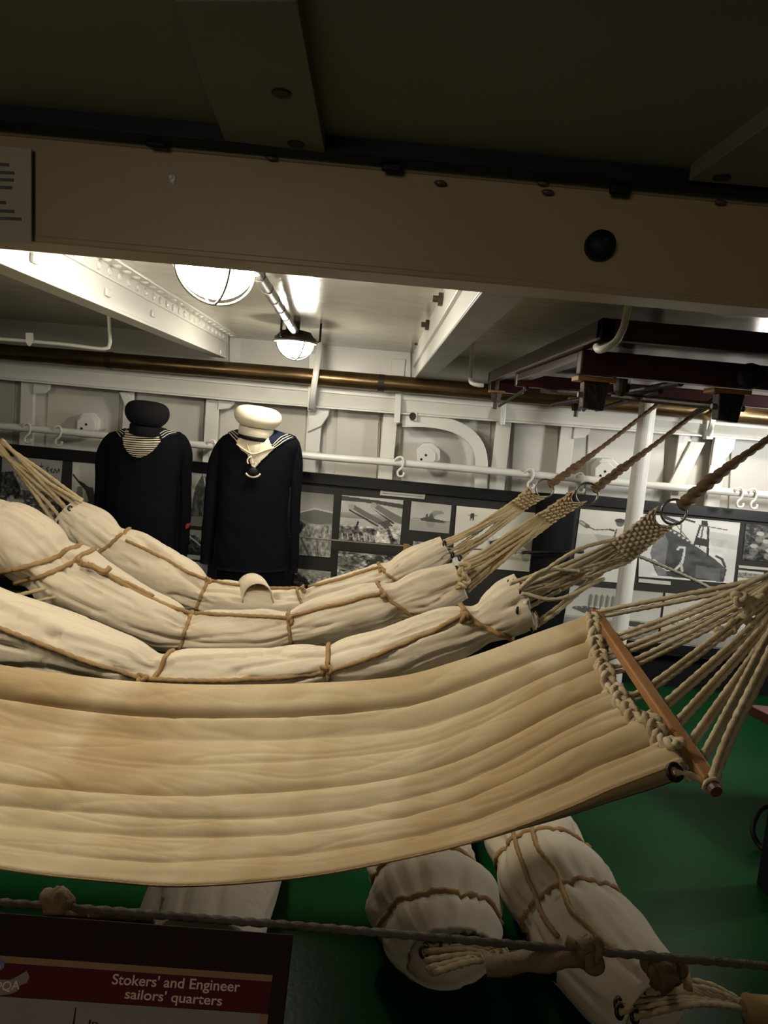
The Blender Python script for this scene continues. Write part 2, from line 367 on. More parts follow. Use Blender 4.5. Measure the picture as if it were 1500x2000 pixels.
# ================================================================ overhead board (near, dark)
t = thing('overhead_board', (0, .5, CZ + .35), 'dark olive board stowed overhead in front of the near cross beam', 'board')
YE = HP(750, 322, CZ + .352).y
MB().box(-2.2, 2.2, -.6, YE - .027, CZ + .372, CZ + .39).build('panel', M_dark, t)
e = MB().box(-2.2, 2.2, YE - .030, YE, CZ + .352, CZ + .395).build('edge_frame', M_black, t, bevel=.002)
for x, y in ((305, 282), (765, 330), (1210, 375)):
    c = P(x, y, YE + .003); MB().box(c.x - .014, c.x + .014, YE - .004, YE + .008, c.z - .004, CZ + .37).build('lug', M_black, e, bevel=.003)
for poly, holes in (([(580, 0), (635, 298), (440, 275), (402, 180), (340, 0)], ((550, 181), (578, 280))), ([(1345, 352), (1500, 366), (1560, 372), (1560, 200)], ((1410, 346),))):
    q = [HP(x, y, CZ + .352) for x, y in poly]
    sp = MB().prism([Vector((p.x, p.y, CZ + .3515)) for p in q], [Vector((p.x, p.y, CZ + .373)) for p in q]).build('strap_plate', M_dark, t, bevel=.001)
    for x, y in holes:
        c = HP(x, y, CZ + .3515); MB().tube([c - Vector((0, 0, .002)), c + Vector((0, 0, .003))], .011, 14).build('bolt_hole', M_black, sp)
# notice sheet on the beam
BP = Plane((0, YB1, 0), (0, -1, 0))
t = thing('notice_sheet', P(20, 480, YB1), 'pale printed notice sheet on the near beam at its left end', 'notice')
MB().pp(BP, [(-60, 282), (61, 290), (61, 476), (-60, 468)], .010, .013).build('sheet', mat('grey_sheet', (.30, .27, .20), .5), t)
bars = MB()
for y, w_ in ((322, 18), (338, 28), (352, 27), (367, 24), (396, 12), (413, 28), (428, 42)):
    bars.pp(BP, [(-60, y - 3 - 4), (w_, y - 3), (w_, y + 3), (-60, y + 3 - 4)], .013, .0134)
bars.build('print_lines', M_ink, t)['kind'] = 'stuff'

# ================================================================ lamps
def lamp(c, R, label, down, tilt=0):
    t = thing('bulkhead_lamp', c, label, 'lamp', 'caged ceiling lamps')
    top = H; z0 = c.z
    m = Matrix.Translation(c)
    MB().lathe([(R * 1.12, -.004), (R * 1.12, .012), (R * .95, .022), (R * .8, .040), (R * .3, .048)], m, 28).build('base', M_iron, t)
    prof = [(R * math.cos(a), -R * .85 * math.sin(a)) for a in [math.pi / 2 * i / 12 for i in range(12)]] + [(.001, -R * .85)]
    MB().lathe(prof, m, 28).build('globe', M_globe, t, smooth=True)
    cg = MB(); RR = R * 1.10
    for k in range(2):
        a = math.pi * k / 2 + .55
        cg.tube([c + Vector((RR * math.cos(p) * math.cos(a), RR * math.cos(p) * math.sin(a), -RR * .90 * math.sin(p))) for p in [math.pi * i / 24 for i in range(25)]], .0035, 6)
    cg.tube([c + Vector((RR * 1.02 * math.cos(2 * math.pi * k / 28), RR * 1.02 * math.sin(2 * math.pi * k / 28), -.004)) for k in range(28)], .005, 6, closed=True)
    cg.build('cage', M_gal, t)
    for a in (0, math.pi * 2 / 3, math.pi * 4 / 3):
        q = c + Vector((math.cos(a) * R * 1.15, math.sin(a) * R * 1.15, .005))
        MB().tube([q, q + Vector((math.cos(a) * .012, math.sin(a) * .012, 0)), Vector((q.x + math.cos(a) * .012, q.y + math.sin(a) * .012, top))], .005, 8).build('hanger_rod', M_iron, t)
    MB().tube([c + Vector((0, 0, .04)), Vector((c.x, c.y, top))], .016, 10).build('stem', M_iron, t)
    return t
L1 = P(422, 520, 1.93); L2 = P(577, 666, 3.35); L3 = P(1487, 768, 3.72)
lamp(L1, .095, 'large lit caged ceiling lamp just behind the near beam', 1)
lamp(L2, .083, 'smaller lit caged ceiling lamp above the brass pipe, between the two beams', 1)
lamp(L3, .060, 'caged ceiling lamp at the right edge, behind the stowed maroon table', 1)
a = L1 + Vector((.09, .02, .03)); b = L2 + Vector((0, -.02, .055)); a.z = b.z = H - .05
t = MB().tube([Vector(p) for p in spl([a, a.lerp(b, .5), b], 40)], .017, 12).build('cable_conduit', M_gal)
tag(t, 'steel cable conduit running along the ceiling between the two lit lamps', 'conduit')
for i in range(7):
    p = a.lerp(b, .08 + i * .14)
    MB().tube([p - Vector((0, .004, 0)), p + Vector((0, .004, 0))], .0185, 12).build('saddle', M_iron, t)

# ================================================================ pipes on the wall
t = MB().tube([WALL.front(x, y, .26) for x, y in spl([(-500, 642), (0, 687), (500, 727), (900, 761), (1300, 797), (1900, 852)], 40)], .044, 20).build('brass_pipe', M_brass)
tag(t, 'tarnished brass pipe running along the far wall above the white stringer', 'pipe')
for x, y in ((215, 704), (745, 748), (1165, 785)):
    q = WALL.front(x, y, .26); d = (WALL.front(x + 6, y + .5, .26) - q)
    MB().tube([q - d, q + d], .046, 20).build('joint_band', M_iron, t)
q = WALL.front(617, 700, .26)
tag(MB().tube([Vector(v) for v in spl([WALL.front(624, 655, .20), WALL.front(622, 690, .30), WALL.front(616, 735, .34), WALL.front(610, 775, .30), WALL.front(608, 800, .2)], 24)], .014, 8, sec=[(a_ * .004, b_ * .016) for a_, b_ in ((1, 1), (1, .3), (1, -.3), (1, -1), (-1, -1), (-1, -.3), (-1, .3), (-1, 1))]).build('pipe_hanger', M_white), 'white flat pipe hanger passing in front of the brass pipe under the small lamp', 'hanger')
tag(MB().tube([Vector(v) for v in spl([WALL.front(1396, 775, .20), WALL.front(1397, 800, .32), WALL.front(1388, 835, .34), WALL.front(1382, 850, .2)], 24)], .014, 8, sec=[(a_ * .004, b_ * .014) for a_, b_ in ((1, 1), (1, .3), (1, -.3), (1, -1), (-1, -1), (-1, -.3), (-1, .3), (-1, 1))]).build('pipe_hanger', M_white), 'white flat pipe hanger around the brass pipe, right of the white stanchion', 'hanger')
RAILP = [(-500, 792), (0, 832), (200, 850), (590, 889), (780, 904), (1030, 926), (1300, 950), (1500, 967), (1900, 1000)]
rail = MB().tube([WALL.front(x, y, .30) for x, y in spl(RAILP, 60)], .020, 14).build('white_rail', M_white)
tag(rail, 'thin white painted rail pipe running along the wall above the display boards', 'rail')
for x in (28, 402, 612, 760, 1112, 1410):
    y = 832 + .0905 * x; q = WALL.front(x, y, .30)
    MB().tube([q, q - WN * .22], .012, 8).build('rail_bracket', M_white, rail)
for x, lab in ((52, 'first white hook on the white rail, at the far left'), (112, 'white hook on the rail, below the leftmost octagonal boss'), (413, 'white hook on the rail between the two uniforms'), (780, 'white hook on the rail above the long-barrelled gun photograph board'),
               (1034, 'white hook on the rail behind the ring of the farthest hammock'), (1132, 'white hook on the rail behind the ring of the second hammock'), (1443, 'white hook on the rail right of the white stanchion'), (1470, 'rightmost white hook on the rail')):
    y = 832 + .0905 * x
    pts = [(x - 7, y + 4, .30), (x - 7, y - 6, .325), (x + 3, y - 10, .325), (x + 8, y - 2, .33), (x + 5, y + 10, .33), (x - 3, y + 18, .33), (x - 2, y + 27, .33), (x + 7, y + 27, .33), (x + 9, y + 20, .33)]
    t = MB().tube([WALL.front(*v) for v in [tuple(k) for k in spl(pts, 30)]], .0065, 8).build('rail_hook', M_white)
    tag(t, lab, 'hook', 'hooks on the white rail')
# cream conduit in the left bay, ceiling elbow
q = [(-200, 648), (0, 662), (120, 672), (195, 681), (212, 679), (215, 668), (213, 625), (211, 560)]
t = MB().tube([P(x, y, 3.3) if i < 6 else P(x, y, 3.3) for i, (x, y) in enumerate([tuple(v) for v in spl(q, 50)])], .008, 10).build('cream_conduit', M_white)
tag(t, 'thin cream conduit with an elbow in the dark bay at upper left', 'conduit')
MB().pp(Plane((0, 3.3, 0), (0, -1, 0)), [(50, 650), (63, 650), (64, 668), (56, 676), (50, 668)], .01, .02).build('clip', M_white, t)
# stanchion
a = P(1257, 860, 3.66); a0 = Vector((a.x, a.y, 0)); a1 = Vector((a.x, a.y, H))
t = thing('stanchion', a0, 'white painted round stanchion post standing in front of the right display board', 'post')
MB().tube([a0, a1], .041, 28).build('post', M_white, t)
MB().lathe([(.075, 0), (.075, .012), (.045, .03)], Matrix.Translation(a0), 24).build('foot', M_white, t)
MB().lathe([(.045, -.03), (.065, -.012), (.065, 0)], Matrix.Translation(a1), 24).build('collar', M_white, t)

# ================================================================ display boards and photographs
import numpy as np
rng = np.random.RandomState(3)
def vc_mat():
    m = bpy.data.materials.new('photograph_print'); m.use_nodes = True; nt = m.node_tree
    a = nt.nodes.new('ShaderNodeVertexColor'); a.layer_name = 'print'; b = nt.nodes['Principled BSDF']
    nt.links.new(a.outputs[0], b.inputs['Base Color']); b.inputs['Roughness'].default_value = .45; return m
M_photo = vc_mat()
class Img:
    def __init__(s, w, h, v=.7):
        s.w, s.h = w, h; s.a = np.full((h, w), float(v)); s.y, s.x = np.mgrid[0:h, 0:w]; s.x = (s.x + .5) / w; s.y = (s.y + .5) / h
    def poly(s, pts, v, k=1):
        ins = np.zeros(s.a.shape, bool); n = len(pts)
        for i in range(n):
            x1, y1 = pts[i]; x2, y2 = pts[(i + 1) % n]
            if y1 == y2: continue
            c = ((y1 > s.y) != (y2 > s.y)) & (s.x < (x2 - x1) * (s.y - y1) / (y2 - y1) + x1); ins ^= c
        s.a[ins] = s.a[ins] * (1 - k) + v * k; return s
    def line(s, pts, w, v):
        for (x1, y1), (x2, y2) in zip(pts, pts[1:]):
            dx, dy = x2 - x1, (y2 - y1); asp = s.h / s.w; L = dx * dx + (dy * asp) ** 2 + 1e-9
            t = np.clip(((s.x - x1) * dx + (s.y - y1) * asp * dy * asp) / L, 0, 1)
            d = np.hypot(s.x - x1 - t * dx, (s.y - y1 - t * dy) * asp); s.a[d < w] = v
        return s
    def ell(s, cx, cy, rx, ry, v, k=1):
        m = ((s.x - cx) / rx) ** 2 + ((s.y - cy) / ry) ** 2 < 1; s.a[m] = s.a[m] * (1 - k) + v * k; return s
    def grad(s, y0, y1, v0, v1):
        m = (s.y >= y0) & (s.y <= y1); s.a[m] = (v0 + (v1 - v0) * (s.y - y0) / max(1e-6, y1 - y0))[m]; return s
    def noise(s, amp, cells=12, y0=0, y1=1, x0=0, x1=1):
        m = (s.y >= y0) & (s.y <= y1) & (s.x >= x0) & (s.x <= x1); acc = 0
        for c, wt in ((cells, .6), (cells * 2, .4)):
            g = rng.rand(c + 2, c + 2) - .5; fx = s.x * c; fy = s.y * c; ix = fx.astype(int); iy = fy.astype(int); tx = fx - ix; ty = fy - iy
            acc = acc + wt * ((g[iy, ix] * (1 - tx) + g[iy, ix + 1] * tx) * (1 - ty) + (g[iy + 1, ix] * (1 - tx) + g[iy + 1, ix + 1] * tx) * ty)
        s.a[m] += (acc * amp * 2)[m]; return s
BOARD = Plane(WALL.o + WN * .14, WN)
def photo(parent, q, im, name='photograph', label=None, tint=(1, .97, .86), off=.018):
    """q = TL, TR, BR, BL as seen; a print on a thin card"""
    lab = label; MB().pp(BOARD, q, off - .004, off - .0006)
    c = [BOARD.front(x, y, off) for x, y in q]; v = []; W_, H_ = im.w, im.h; cols = []
    for j in range(H_ + 1):
        for i in range(W_ + 1):
            a = c[0].lerp(c[1], i / W_); b = c[3].lerp(c[2], i / W_); v.append(a.lerp(b, j / H_))
            k = float(np.clip(im.a[min(j, H_ - 1), min(i, W_ - 1)], .02, 1)) ** 2.0 * 1.0
            cols += [k * tint[0], k * tint[1], k * tint[2], 1]
    f = [[j * (W_ + 1) + i, (j + 1) * (W_ + 1) + i, (j + 1) * (W_ + 1) + i + 1, j * (W_ + 1) + i + 1] for j in range(H_) for i in range(W_)]
    n0 = len(v); v += [p - BOARD.n * .005 for p in c]; e = [0, W_, (W_ + 1) * (H_ + 1) - 1, (W_ + 1) * H_]
    for k in range(4): f.append([e[k], n0 + k, n0 + (k + 1) % 4, e[(k + 1) % 4]][::-1])
    for k in range(4): cols += [.1, .1, .1, 1]
    m = MB(); m.v = v; m.f = f; o = m.build(name, M_photo, parent, smooth=False)
    ca = o.data.color_attributes.new('print', 'FLOAT_COLOR', 'POINT'); ca.data.foreach_set('color', cols)
    if lab: o['label'] = lab
    return o
def card(parent, q, label='white caption card', lines=1):
    o = MB().pp(BOARD, q, .012, .018).build('caption_card', M_print, parent); o['label'] = label
    return o
def board(TL, TR, hpx, label, fw=.062):
    """hpx: bottom right y of the board"""
    zt0 = BOARD.front(*TL, 0); zt1 = BOARD.front(*TR, 0); zb_ = .22
    t = thing('display_board', Vector(((zt0.x + zt1.x) / 2, (zt0.y + zt1.y) / 2, zb_)), label, 'display board')
    z = [zt0, zt1, Vector((zt1.x, zt1.y, zb_)), Vector((zt0.x, zt0.y, zb_))]
    MB().prism([p - WN * .0 for p in z], [p + WN * .012 for p in z]).build('backing', M_backing, t)
    u = (zt1 - zt0).normalized(); d = Vector((0, 0, -1))
    def bar(a, b, da, db):
        MB().prism([a, b, b + db, a + da], [p + WN * .03 for p in (a, b, b + db, a + da)]).build('frame_bar', M_boardblack, t, bevel=.004)
    bar(z[0], z[1], d * fw, d * fw); bar(z[3] - d * fw, z[2] - d * fw, d * fw, d * fw)
    bar(z[0], z[3], u * fw, u * fw); bar(z[1] - u * fw * 1.6, z[2] - u * fw * 1.6, u * fw * 1.6, u * fw * 1.6)
    return t
BL_ = board((-500, 818), (1098, 968), 0, 'long black framed display board of ship photographs behind the uniforms')
BR_ = board((1106, 962), (2000, 1048), 0, 'black framed display board right of the dark upright, with the big ship bow photograph', .058)
o = MB().pp(BOARD, [(1050, 962), (1110, 966), (1085, 1260), (1020, 1255)], .033, .050).build('upright', M_boardblack); 
tag(o, 'dark upright batten between the two display boards', 'batten')
# --- A: crowd of people with hand lettering
im = Img(110, 110, .62).noise(.08, 6)
im.noise(.5, 26, .52, 1); im.a[(im.y > .5)] *= .55; im.poly([(0, .25), (.2, .22), (.35, .5), (.3, .75), (0, .8)], .22); im.noise(.35, 22, .25, .9, 0, .4)
for k in range(60):
    x, y = rng.rand(), .62 + .38 * rng.rand(); im.ell(x, y, .04, .035, .25 + .5 * (k % 2)); im.ell(x, y - .03, .035, .012, .62)
for a_, b_ in (((.42, .06), (.36, .17)), ((.42, .06), (.50, .06)), ((.40, .11), (.46, .11))): im.line([a_, b_], .008, .12)
im.line([(.50, .17), (.52, .11), (.56, .13), (.54, .18), (.50, .17)], .007, .15); im.line([(.60, .12), (.58, .16), (.62, .17)], .007, .15); im.line([(.66, .07), (.66, .17), (.63, .12), (.69, .12)], .007, .15)
im.line([(.78, .12), (.75, .15), (.78, .18), (.74, .21)], .007, .15); im.line([(.81, .17), (.85, .14), (.83, .19), (.87, .20)], .007, .15); im.line([(.88, .20), (.89, .14), (.93, .20), (.96, .13), (.97, .20)], .007, .15)
im.ell(.80, .42, .07, .05, .08)
photo(BL_, [(5, 890), (122, 900), (112, 1024), (-4, 1020)], im, label='photograph of a crowd with handwriting along its top', tint=(1, .98, .95))
im = Img(60, 60, .5).noise(.6, 16); photo(BL_, [(-120, 882), (-2, 890), (-8, 1010), (-126, 1005)], im)
# --- B: deck gun
im = Img(44, 84, .78); im.noise(.08, 5); im.poly([(0, .75), (.3, .7), (.5, .8), (1, .6), (1, 1), (0, 1)], .3); im.noise(.3, 14, .7, 1); im.poly([(.25, .45), (.42, .45), (.55, 1), (.05, 1)], .45)
im.line([(.05, .25), (.6, .52)], .035, .15); im.line([(.35, .38), (.75, .5)], .05, .15); im.poly([(.5, .45), (.85, .45), (1, .7), (.95, 1), (.6, 1), (.7, .7)], .25)
photo(BL_, [(142, 902), (192, 906), (186, 1010), (138, 1006)], im, label='photograph of a deck gun pointing up')
# --- C, D between the uniforms
im = Img(50, 84, .72); im.noise(.1, 5); im.poly([(.1, 1), (.25, .3), (.5, .05), (.75, .1), (.95, .6), (1, 1)], .33); im.noise(.25, 14, .2, 1); im.line([(.55, .05), (.85, .6)], .02, .85); im.poly([(0, .85), (1, .8), (1, 1), (0, 1)], .5)
photo(BL_, [(372, 920), (420, 924), (412, 1030), (364, 1026)], im)
im = Img(50, 50, .62); im.poly([(0, .2), (.5, .3), (1, 1), (0, 1)], .25); im.noise(.4, 12, .2, 1); im.line([(.1, .3), (.9, .9)], .03, .8)
photo(BL_, [(366, 1034), (412, 1038), (408, 1080), (362, 1076)], im)
card(BL_, [(362, 1083), (398, 1086), (397, 1094), (361, 1091)])
card(BL_, [(364, 1096), (405, 1100), (402, 1140), (360, 1136)], 'white card low between the uniforms')
card(BL_, [(4, 1131), (62, 1137), (60, 1152), (2, 1147)], 'white caption card behind the left end of the second hammock')
# --- E landscape
im = Img(64, 116, .5).grad(0, .3, .42, .62); im.poly([(0, .32), (.5, .24), (1, .28), (1, .46), (.55, .5), (0, .42)], .40); im.line([(0, .34), (.5, .25), (1, .29)], .02, .75)
im.poly([(0, .42), (.35, .55), (0, .70)], .25); im.poly([(.3, .5), (1, .48), (1, 1), (.1, 1), (0, .75)], .58); im.noise(.35, 20, .5, 1); im.line([(.15, .75), (.4, 1)], .03, .35); im.line([(.6, .75), (.66, 1)], .02, .35)
photo(BL_, [(583, 960), (652, 966), (645, 1089), (577, 1083)], im, label='photograph of a bay seen from above a deck')
# --- F two big guns
im = Img(110, 88, .72).noise(.08, 5); im.grad(.38, .5, .62, .5); im.poly([(0, .02), (.6, .06), (1, .10), (1, .2), (.6, .14), (.2, .12), (0, .12)], .25)
im.poly([(.14, .26), (.20, .19), (.72, .52), (.64, .60)], .40); im.ell(.17, .24, .05, .06, .62); im.poly([(.14, .30), (.64, .62), (.62, .65), (.13, .33)], .2)
im.poly([(.48, .18), (.56, .12), (1, .40), (1, .55), (.90, .52)], .42); im.ell(.53, .17, .05, .06, .6); im.poly([(.48, .22), (.9, .54), (.86, .56)], .2)
im.poly([(.62, .55), (.78, .48), (.95, .72), (.97, 1), (.85, 1), (.78, .72)], .30); im.poly([(.80, .62), (.96, .60), (1, .95), (.9, .9)], .7)
im.poly([(0, .70), (.28, .66), (.34, .72), (.50, .68), (.62, .74), (.6, 1), (0, 1)], .40); im.noise(.5, 22, .66, 1); im.line([(.28, .70), (.30, .58)], .015, .12)
for k in range(9): im.line([(.05 + k * .09, .85), (.07 + k * .09, .98)], .008, .8)
photo(BL_, [(668, 967), (788, 977), (781, 1063), (661, 1054)], im, label='photograph of two long gun barrels over a deck')
# --- J ship deck from above
im = Img(104, 60, .45).noise(.7, 20); im.poly([(.45, .45), (.7, .02), (.78, .1), (.55, .6)], .22); im.poly([(0, .15), (.45, .2), (.2, .6), (0, .5)], .35, .6); im.line([(.5, .5), (.9, .2)], .03, .7); im.line([(.1, .9), (.6, .5)], .02, .75)
photo(BL_, [(661, 1076), (776, 1087), (772, 1148), (657, 1138)], im, label='photograph of a busy ship deck seen from above')
# --- K
im = Img(60, 40, .60).noise(.25, 8); im.poly([(0, .3), (.35, .5), (.55, 1), (0, 1)], .2); im.noise(.4, 18, .3, 1); im.line([(.1, .3), (.5, .9)], .03, .2)
photo(BL_, [(577, 1110), (646, 1117), (643, 1152), (572, 1146)], im)
# --- G smoking ship
im = Img(72, 56, .70).noise(.04, 4); im.grad(.6, 1, .62, .60); im.line([(0, .57), (1, .60)], .006, .35); im.poly([(.25, .58), (.36, .52), (.7, .55), (.92, .60), (.85, .66), (.3, .65)], .28)
im.poly([(.38, .55), (.40, .40), (.44, .40), (.46, .52), (.50, .36), (.56, .36), (.60, .55)], .3); im.poly([(.50, .36), (.58, .26), (.78, .24), (.85, .32), (.66, .40), (.6, .5)], .45, .7); im.poly([(.4, .68), (.65, .68), (.6, .85), (.46, .85)], .50, .6)
photo(BL_, [(804, 979), (882, 987), (877, 1042), (799, 1035)], im, label='photograph of a smoking ship on calm water')
im = Img(30, 20, .5).noise(.5, 8); photo(BL_, [(807, 1057), (870, 1063), (868, 1090), (804, 1085)], im)
# --- H tall sheet with small mast top and ship
im = Img(110, 96, .84); im.noise(.04, 4); im.poly([(.18, .10), (.22, .10), (.22, .17), (.21, .25), (.19, .17), (.18, .25), (.17, .17)], .2); im.line([(.15, .14), (.25, .14)], .008, .25)
im.poly([(.42, .55), (.55, .48), (.78, .62), (.75, .72), (.45, .66)], .35); im.noise(.3, 20, .45, .75, .4, .95); im.poly([(.78, .55), (.95, .45), (1, .6), (.9, .66)], .5); im.poly([(.8, .7), (.93, .7), (.9, .85), (.84, .83)], .65)
photo(BL_, [(892, 988), (1060, 1003), (1045, 1118), (883, 1104)], im, label='pale photograph of a distant ship behind the far hammock cords', tint=(1, .96, .80))
card(BL_, [(744, 954), (831, 962), (829, 975), (742, 967)], 'long white caption card with two printed lines')
k = MB()
for dy in (4, 8.5): k.pp(BOARD, [(747, 954 + dy), (826, 961 + dy), (826, 962.2 + dy), (747, 955.2 + dy)], .018, .0185)
k.build('caption_print', M_ink, BL_)['kind'] = 'stuff'
# --- L man with megaphone
im = Img(96, 150, .80).noise(.04, 4); im.grad(.35, .8, .74, .60); im.line([(.04, .19), (.16, .24)], .045, .35); im.line([(.04, .19), (.10, .215)], .028, .6); im.line([(.16, .24), (.30, .28), (.56, .26)], .012, .3)
im.ell(.73, .16, .07, .05, .35); im.ell(.73, .125, .10, .03, .2); im.poly([(.62, .34), (.68, .24), (.80, .22), (.86, .30), (.92, .42), (.62, .42)], .72); im.line([(.56, .26), (.64, .27)], .02, .25); im.line([(.68, .25), (.66, .36)], .012, .2)
im.poly([(.3, .34), (1, .36), (1, .52), (.4, .46)], .5, .5)
photo(BR_, [(1134, 994), (1244, 1003), (1228, 1140), (1116, 1130)], im, label='photograph of a man in a hat holding a megaphone')
# --- M big ship bow
im = Img(150, 116, .80).noise(.04, 4); im.poly([(.66, .18), (1, .22), (1, .45), (.75, .42)], .66, .6)
im.poly([(.12, .62), (.16, .36), (.24, .20), (.30, .18), (.42, .26), (.60, .46), (.78, .62), (.92, .78), (.90, 1), (.22, 1), (.16, .84)], .24)
im.poly([(.12, .62), (.16, .36), (.24, .22), (.30, .42), (.28, .75), (.30, .96), (.2, .95)], .46, .75); im.noise(.16, 9, .3, 1, .14, .9); im.poly([(.6, .75), (.85, .78), (.86, .98), (.6, .95)], .42, .6)
im.poly([(.62, .03), (.68, .03), (.69, .12), (.62, .12)], .12); im.line([(.61, .12), (.56, .45)], .010, .15); im.line([(.69, .12), (.71, .58)], .012, .15); im.line([(.64, .12), (.62, .45)], .007, .2); im.line([(.60, .1), (.88, .14)], .006, .3); im.poly([(.58, .30), (.70, .32), (.71, .44), (.56, .42)], .16)
im.line([(.25, .08), (.36, .12), (.56, .44)], .005, .35); im.line([(.24, .14), (.55, .40)], .004, .4); im.line([(.42, .12), (.42, .30)], .005, .3); im.line([(.24, .02), (.4, .1)], .02, .15); im.line([(.42, .02), (.55, .06)], .012, .2)
for k in range(8): im.ell(.27 + k * .045, .19 + k * .035, .014, .016, .75)
im.line([(.40, .52), (.42, .48), (.47, .48), (.47, .56), (.46, .66), (.45, .74), (.38, .86), (.30, .86), (.22, .80), (.16, .72)], .013, .80); im.line([(.44, .74), (.46, .86)], .014, .7)
im.line([(.8, .58), (.86, .62), (.9, .74)], .014, .25); im.poly([(.1, .96), (.9, .99), (.9, 1), (.1, 1)], .8)
photo(BR_, [(1250, 1003), (1446, 1021), (1432, 1140), (1247, 1126)], im, label='big photograph of a dark ship bow with an anchor chain', tint=(1, .98, .94))
card(BR_, [(1248, 1130), (1310, 1136), (1310, 1143), (1247, 1137)])
# --- N group of people, small ones
im = Img(70, 64, .22).noise(.35, 16)
for x, y in ((.3, .25), (.42, .45), (.2, .6), (.6, .3), (.8, .5), (.5, .7), (.7, .75)): im.ell(x, y, .07, .06, .62); im.ell(x, y + .15, .09, .1, .5, .6)
photo(BR_, [(1457, 1023), (1560, 1032), (1552, 1102), (1450, 1093)], im)
card(BR_, [(1443, 1104), (1520, 1111), (1520, 1116), (1443, 1109)])
im = Img(50, 26, .72); im.noise(.5, 16, .15, .6); im.a[(im.y > .2) & (im.y < .6)] *= .65
photo(BR_, [(1442, 1113), (1492, 1118), (1490, 1142), (1440, 1138)], im)
# --- O, P low row of sailing ships
im = Img(150, 90, .64).grad(0, .55, .62, .76); im.grad(.6, 1, .52, .42); im.noise(.1, 30, .6, 1); im.poly([(.05, .42), (.25, .38), (.52, .42), (.52, .50), (.2, .50)], .32)
for x in (.24, .30, .36, .42, .48): im.line([(x, .14), (x, .44)], .006, .3); im.poly([(x - .02, .16), (x + .025, .16), (x + .03, .36), (x - .02, .36)], .4, .7)
im.line([(.08, .40), (.24, .37)], .006, .35); im.poly([(.55, .56), (.98, .60), (.96, .66), (.84, .69), (.6, .66)], .25); im.line([(.62, .68), (.9, .70), (.97, .63)], .008, .8)
photo(BR_, [(1114, 1143), (1295, 1158), (1282, 1262), (1094, 1246)], im, label='photograph of a three masted sailing ship')
im = Img(130, 80, .68).grad(0, .5, .68, .78); im.grad(.66, 1, .58, .48); im.poly([(.10, .60), (.34, .62), (.34, .68), (.12, .67)], .25)
for x in (.16, .21, .27): im.line([(x, .28), (x, .62)], .005, .35); im.line([(x - .04, .4), (x + .03, .42)], .004, .4)
for x in (.45, .50, .55): im.line([(x, .42), (x, .62)], .004, .45)
im.line([(.1, .56), (.34, .6)], .006, .35)
photo(BR_, [(1300, 1158), (1500, 1176), (1490, 1282), (1286, 1264)], im, label='photograph of sailing ships on a calm sea')
im = Img(60, 50, .55).noise(.4, 10); photo(BR_, [(1506, 1150), (1600, 1158), (1590, 1250), (1500, 1242)], im)

# thin line in front of the boards, wooden peg
t = MB().rope([P(x, y, 3.97) for x, y in [tuple(v) for v in spl([(566, 1047), (583, 1049), (800, 1067), (960, 1074), (1010, 1079), (1140, 1078)], 60)]], .0045, n=6).build('thin_line', M_thread)
tag(t, 'thin grey line stretched level in front of the display boards', 'line')
t = MB().rope([P(1140, 1078, 3.97), P(1060, 1078.5, 3.97), P(1020, 1079, 3.97)], .009, n=6).build('line_end', M_iron, t)
a = P(794, 1063, 3.7); t = MB().tube([Vector((a.x, a.y, 0)), a], .016, 10).build('wooden_peg', M_wood); tag(t, 'thin brown wooden peg standing under the two guns photograph', 'peg')
t = MB().rope([P(1215, 1075, 2.9), P(1262, 1092, 2.95), P(1350, 1130, 3.05), P(1420, 1166, 3.1), P(1475, 1196, 3.15), P(1560, 1240, 3.2)], .007, n=6).build('diagonal_cord', M_thread)
tag(t, 'thin pale cord slanting down to the right in front of the ship bow photograph', 'cord')

# ================================================================ stowed mess table under the ceiling, right
TX0, TX1, TY0, TY1 = .495, 2.3, 1.76, 3.55
z1, z0 = CZ + .292, CZ + .243
t = thing('mess_table', ((TX0 + TX1) / 2, (TY0 + TY1) / 2, CZ + .15), 'dark maroon mess table stowed flat under the ceiling at upper right', 'table')
MB().box(TX0 + .02, TX1, TY0 + .02, TY1 - .02, z0 + .012, z1 - .004).build('table_top', M_maroon, t)
for b in ((TX0, TX0 + .035, TY0, TY1), (TX0, TX1, TY0, TY0 + .035), (TX0, TX1, TY1 - .035, TY1)):
    MB().box(*b, z0, z1).build('edge_rail', M_maroon, t, bevel=.004)
MB().box(.515, TX1, 1.98, 2.02, CZ + .180, z0).build('apron', M_maroon, t, bevel=.004)
MB().box(.515, TX1, 2.9, 2.94, CZ + .195, z0).build('apron', M_maroon, t, bevel=.004)
MB().box(.515, .555, 2.02, 2.9, CZ + .215, z0).build('apron', M_maroon, t, bevel=.004)
MB().box(.50, .66, 3.50, 3.56, CZ + .2, z0 + .005).build('corner_block', M_maroon, t, bevel=.004)
zb2 = CZ + .180
br = P(1160, 750, 2.05)
for px, Yb in ((1160, 2.05), (1425, 2.05)):
    c = P(px, 745, Yb)
    b = MB().box(c.x - .052, c.x + .052, Yb - .03, Yb + .04, zb2 - .014, zb2 - .001).build('leg_block', M_wood, t, bevel=.002)
    q = MB().prism([Vector((c.x - .032, Yb + d, zb2 - .014)) for d in (-.02, .02)] + [Vector((c.x - .028, Yb + d, zb2 - .085)) for d in (.02, -.02)],
               [Vector((c.x + .04, Yb + d, zb2 - .014)) for d in (-.02, .02)] + [Vector((c.x + .03, Yb + d, zb2 - .09)) for d in (.02, -.02)])
    MB().tube([Vector((c.x - .04, Yb, zb2 - .05)), Vector((c.x + .05, Yb, zb2 - .05))], .008, 10).build('hinge_pin', M_gal, b)
    q.build('hinge_bracket', M_iron, b, bevel=.003)
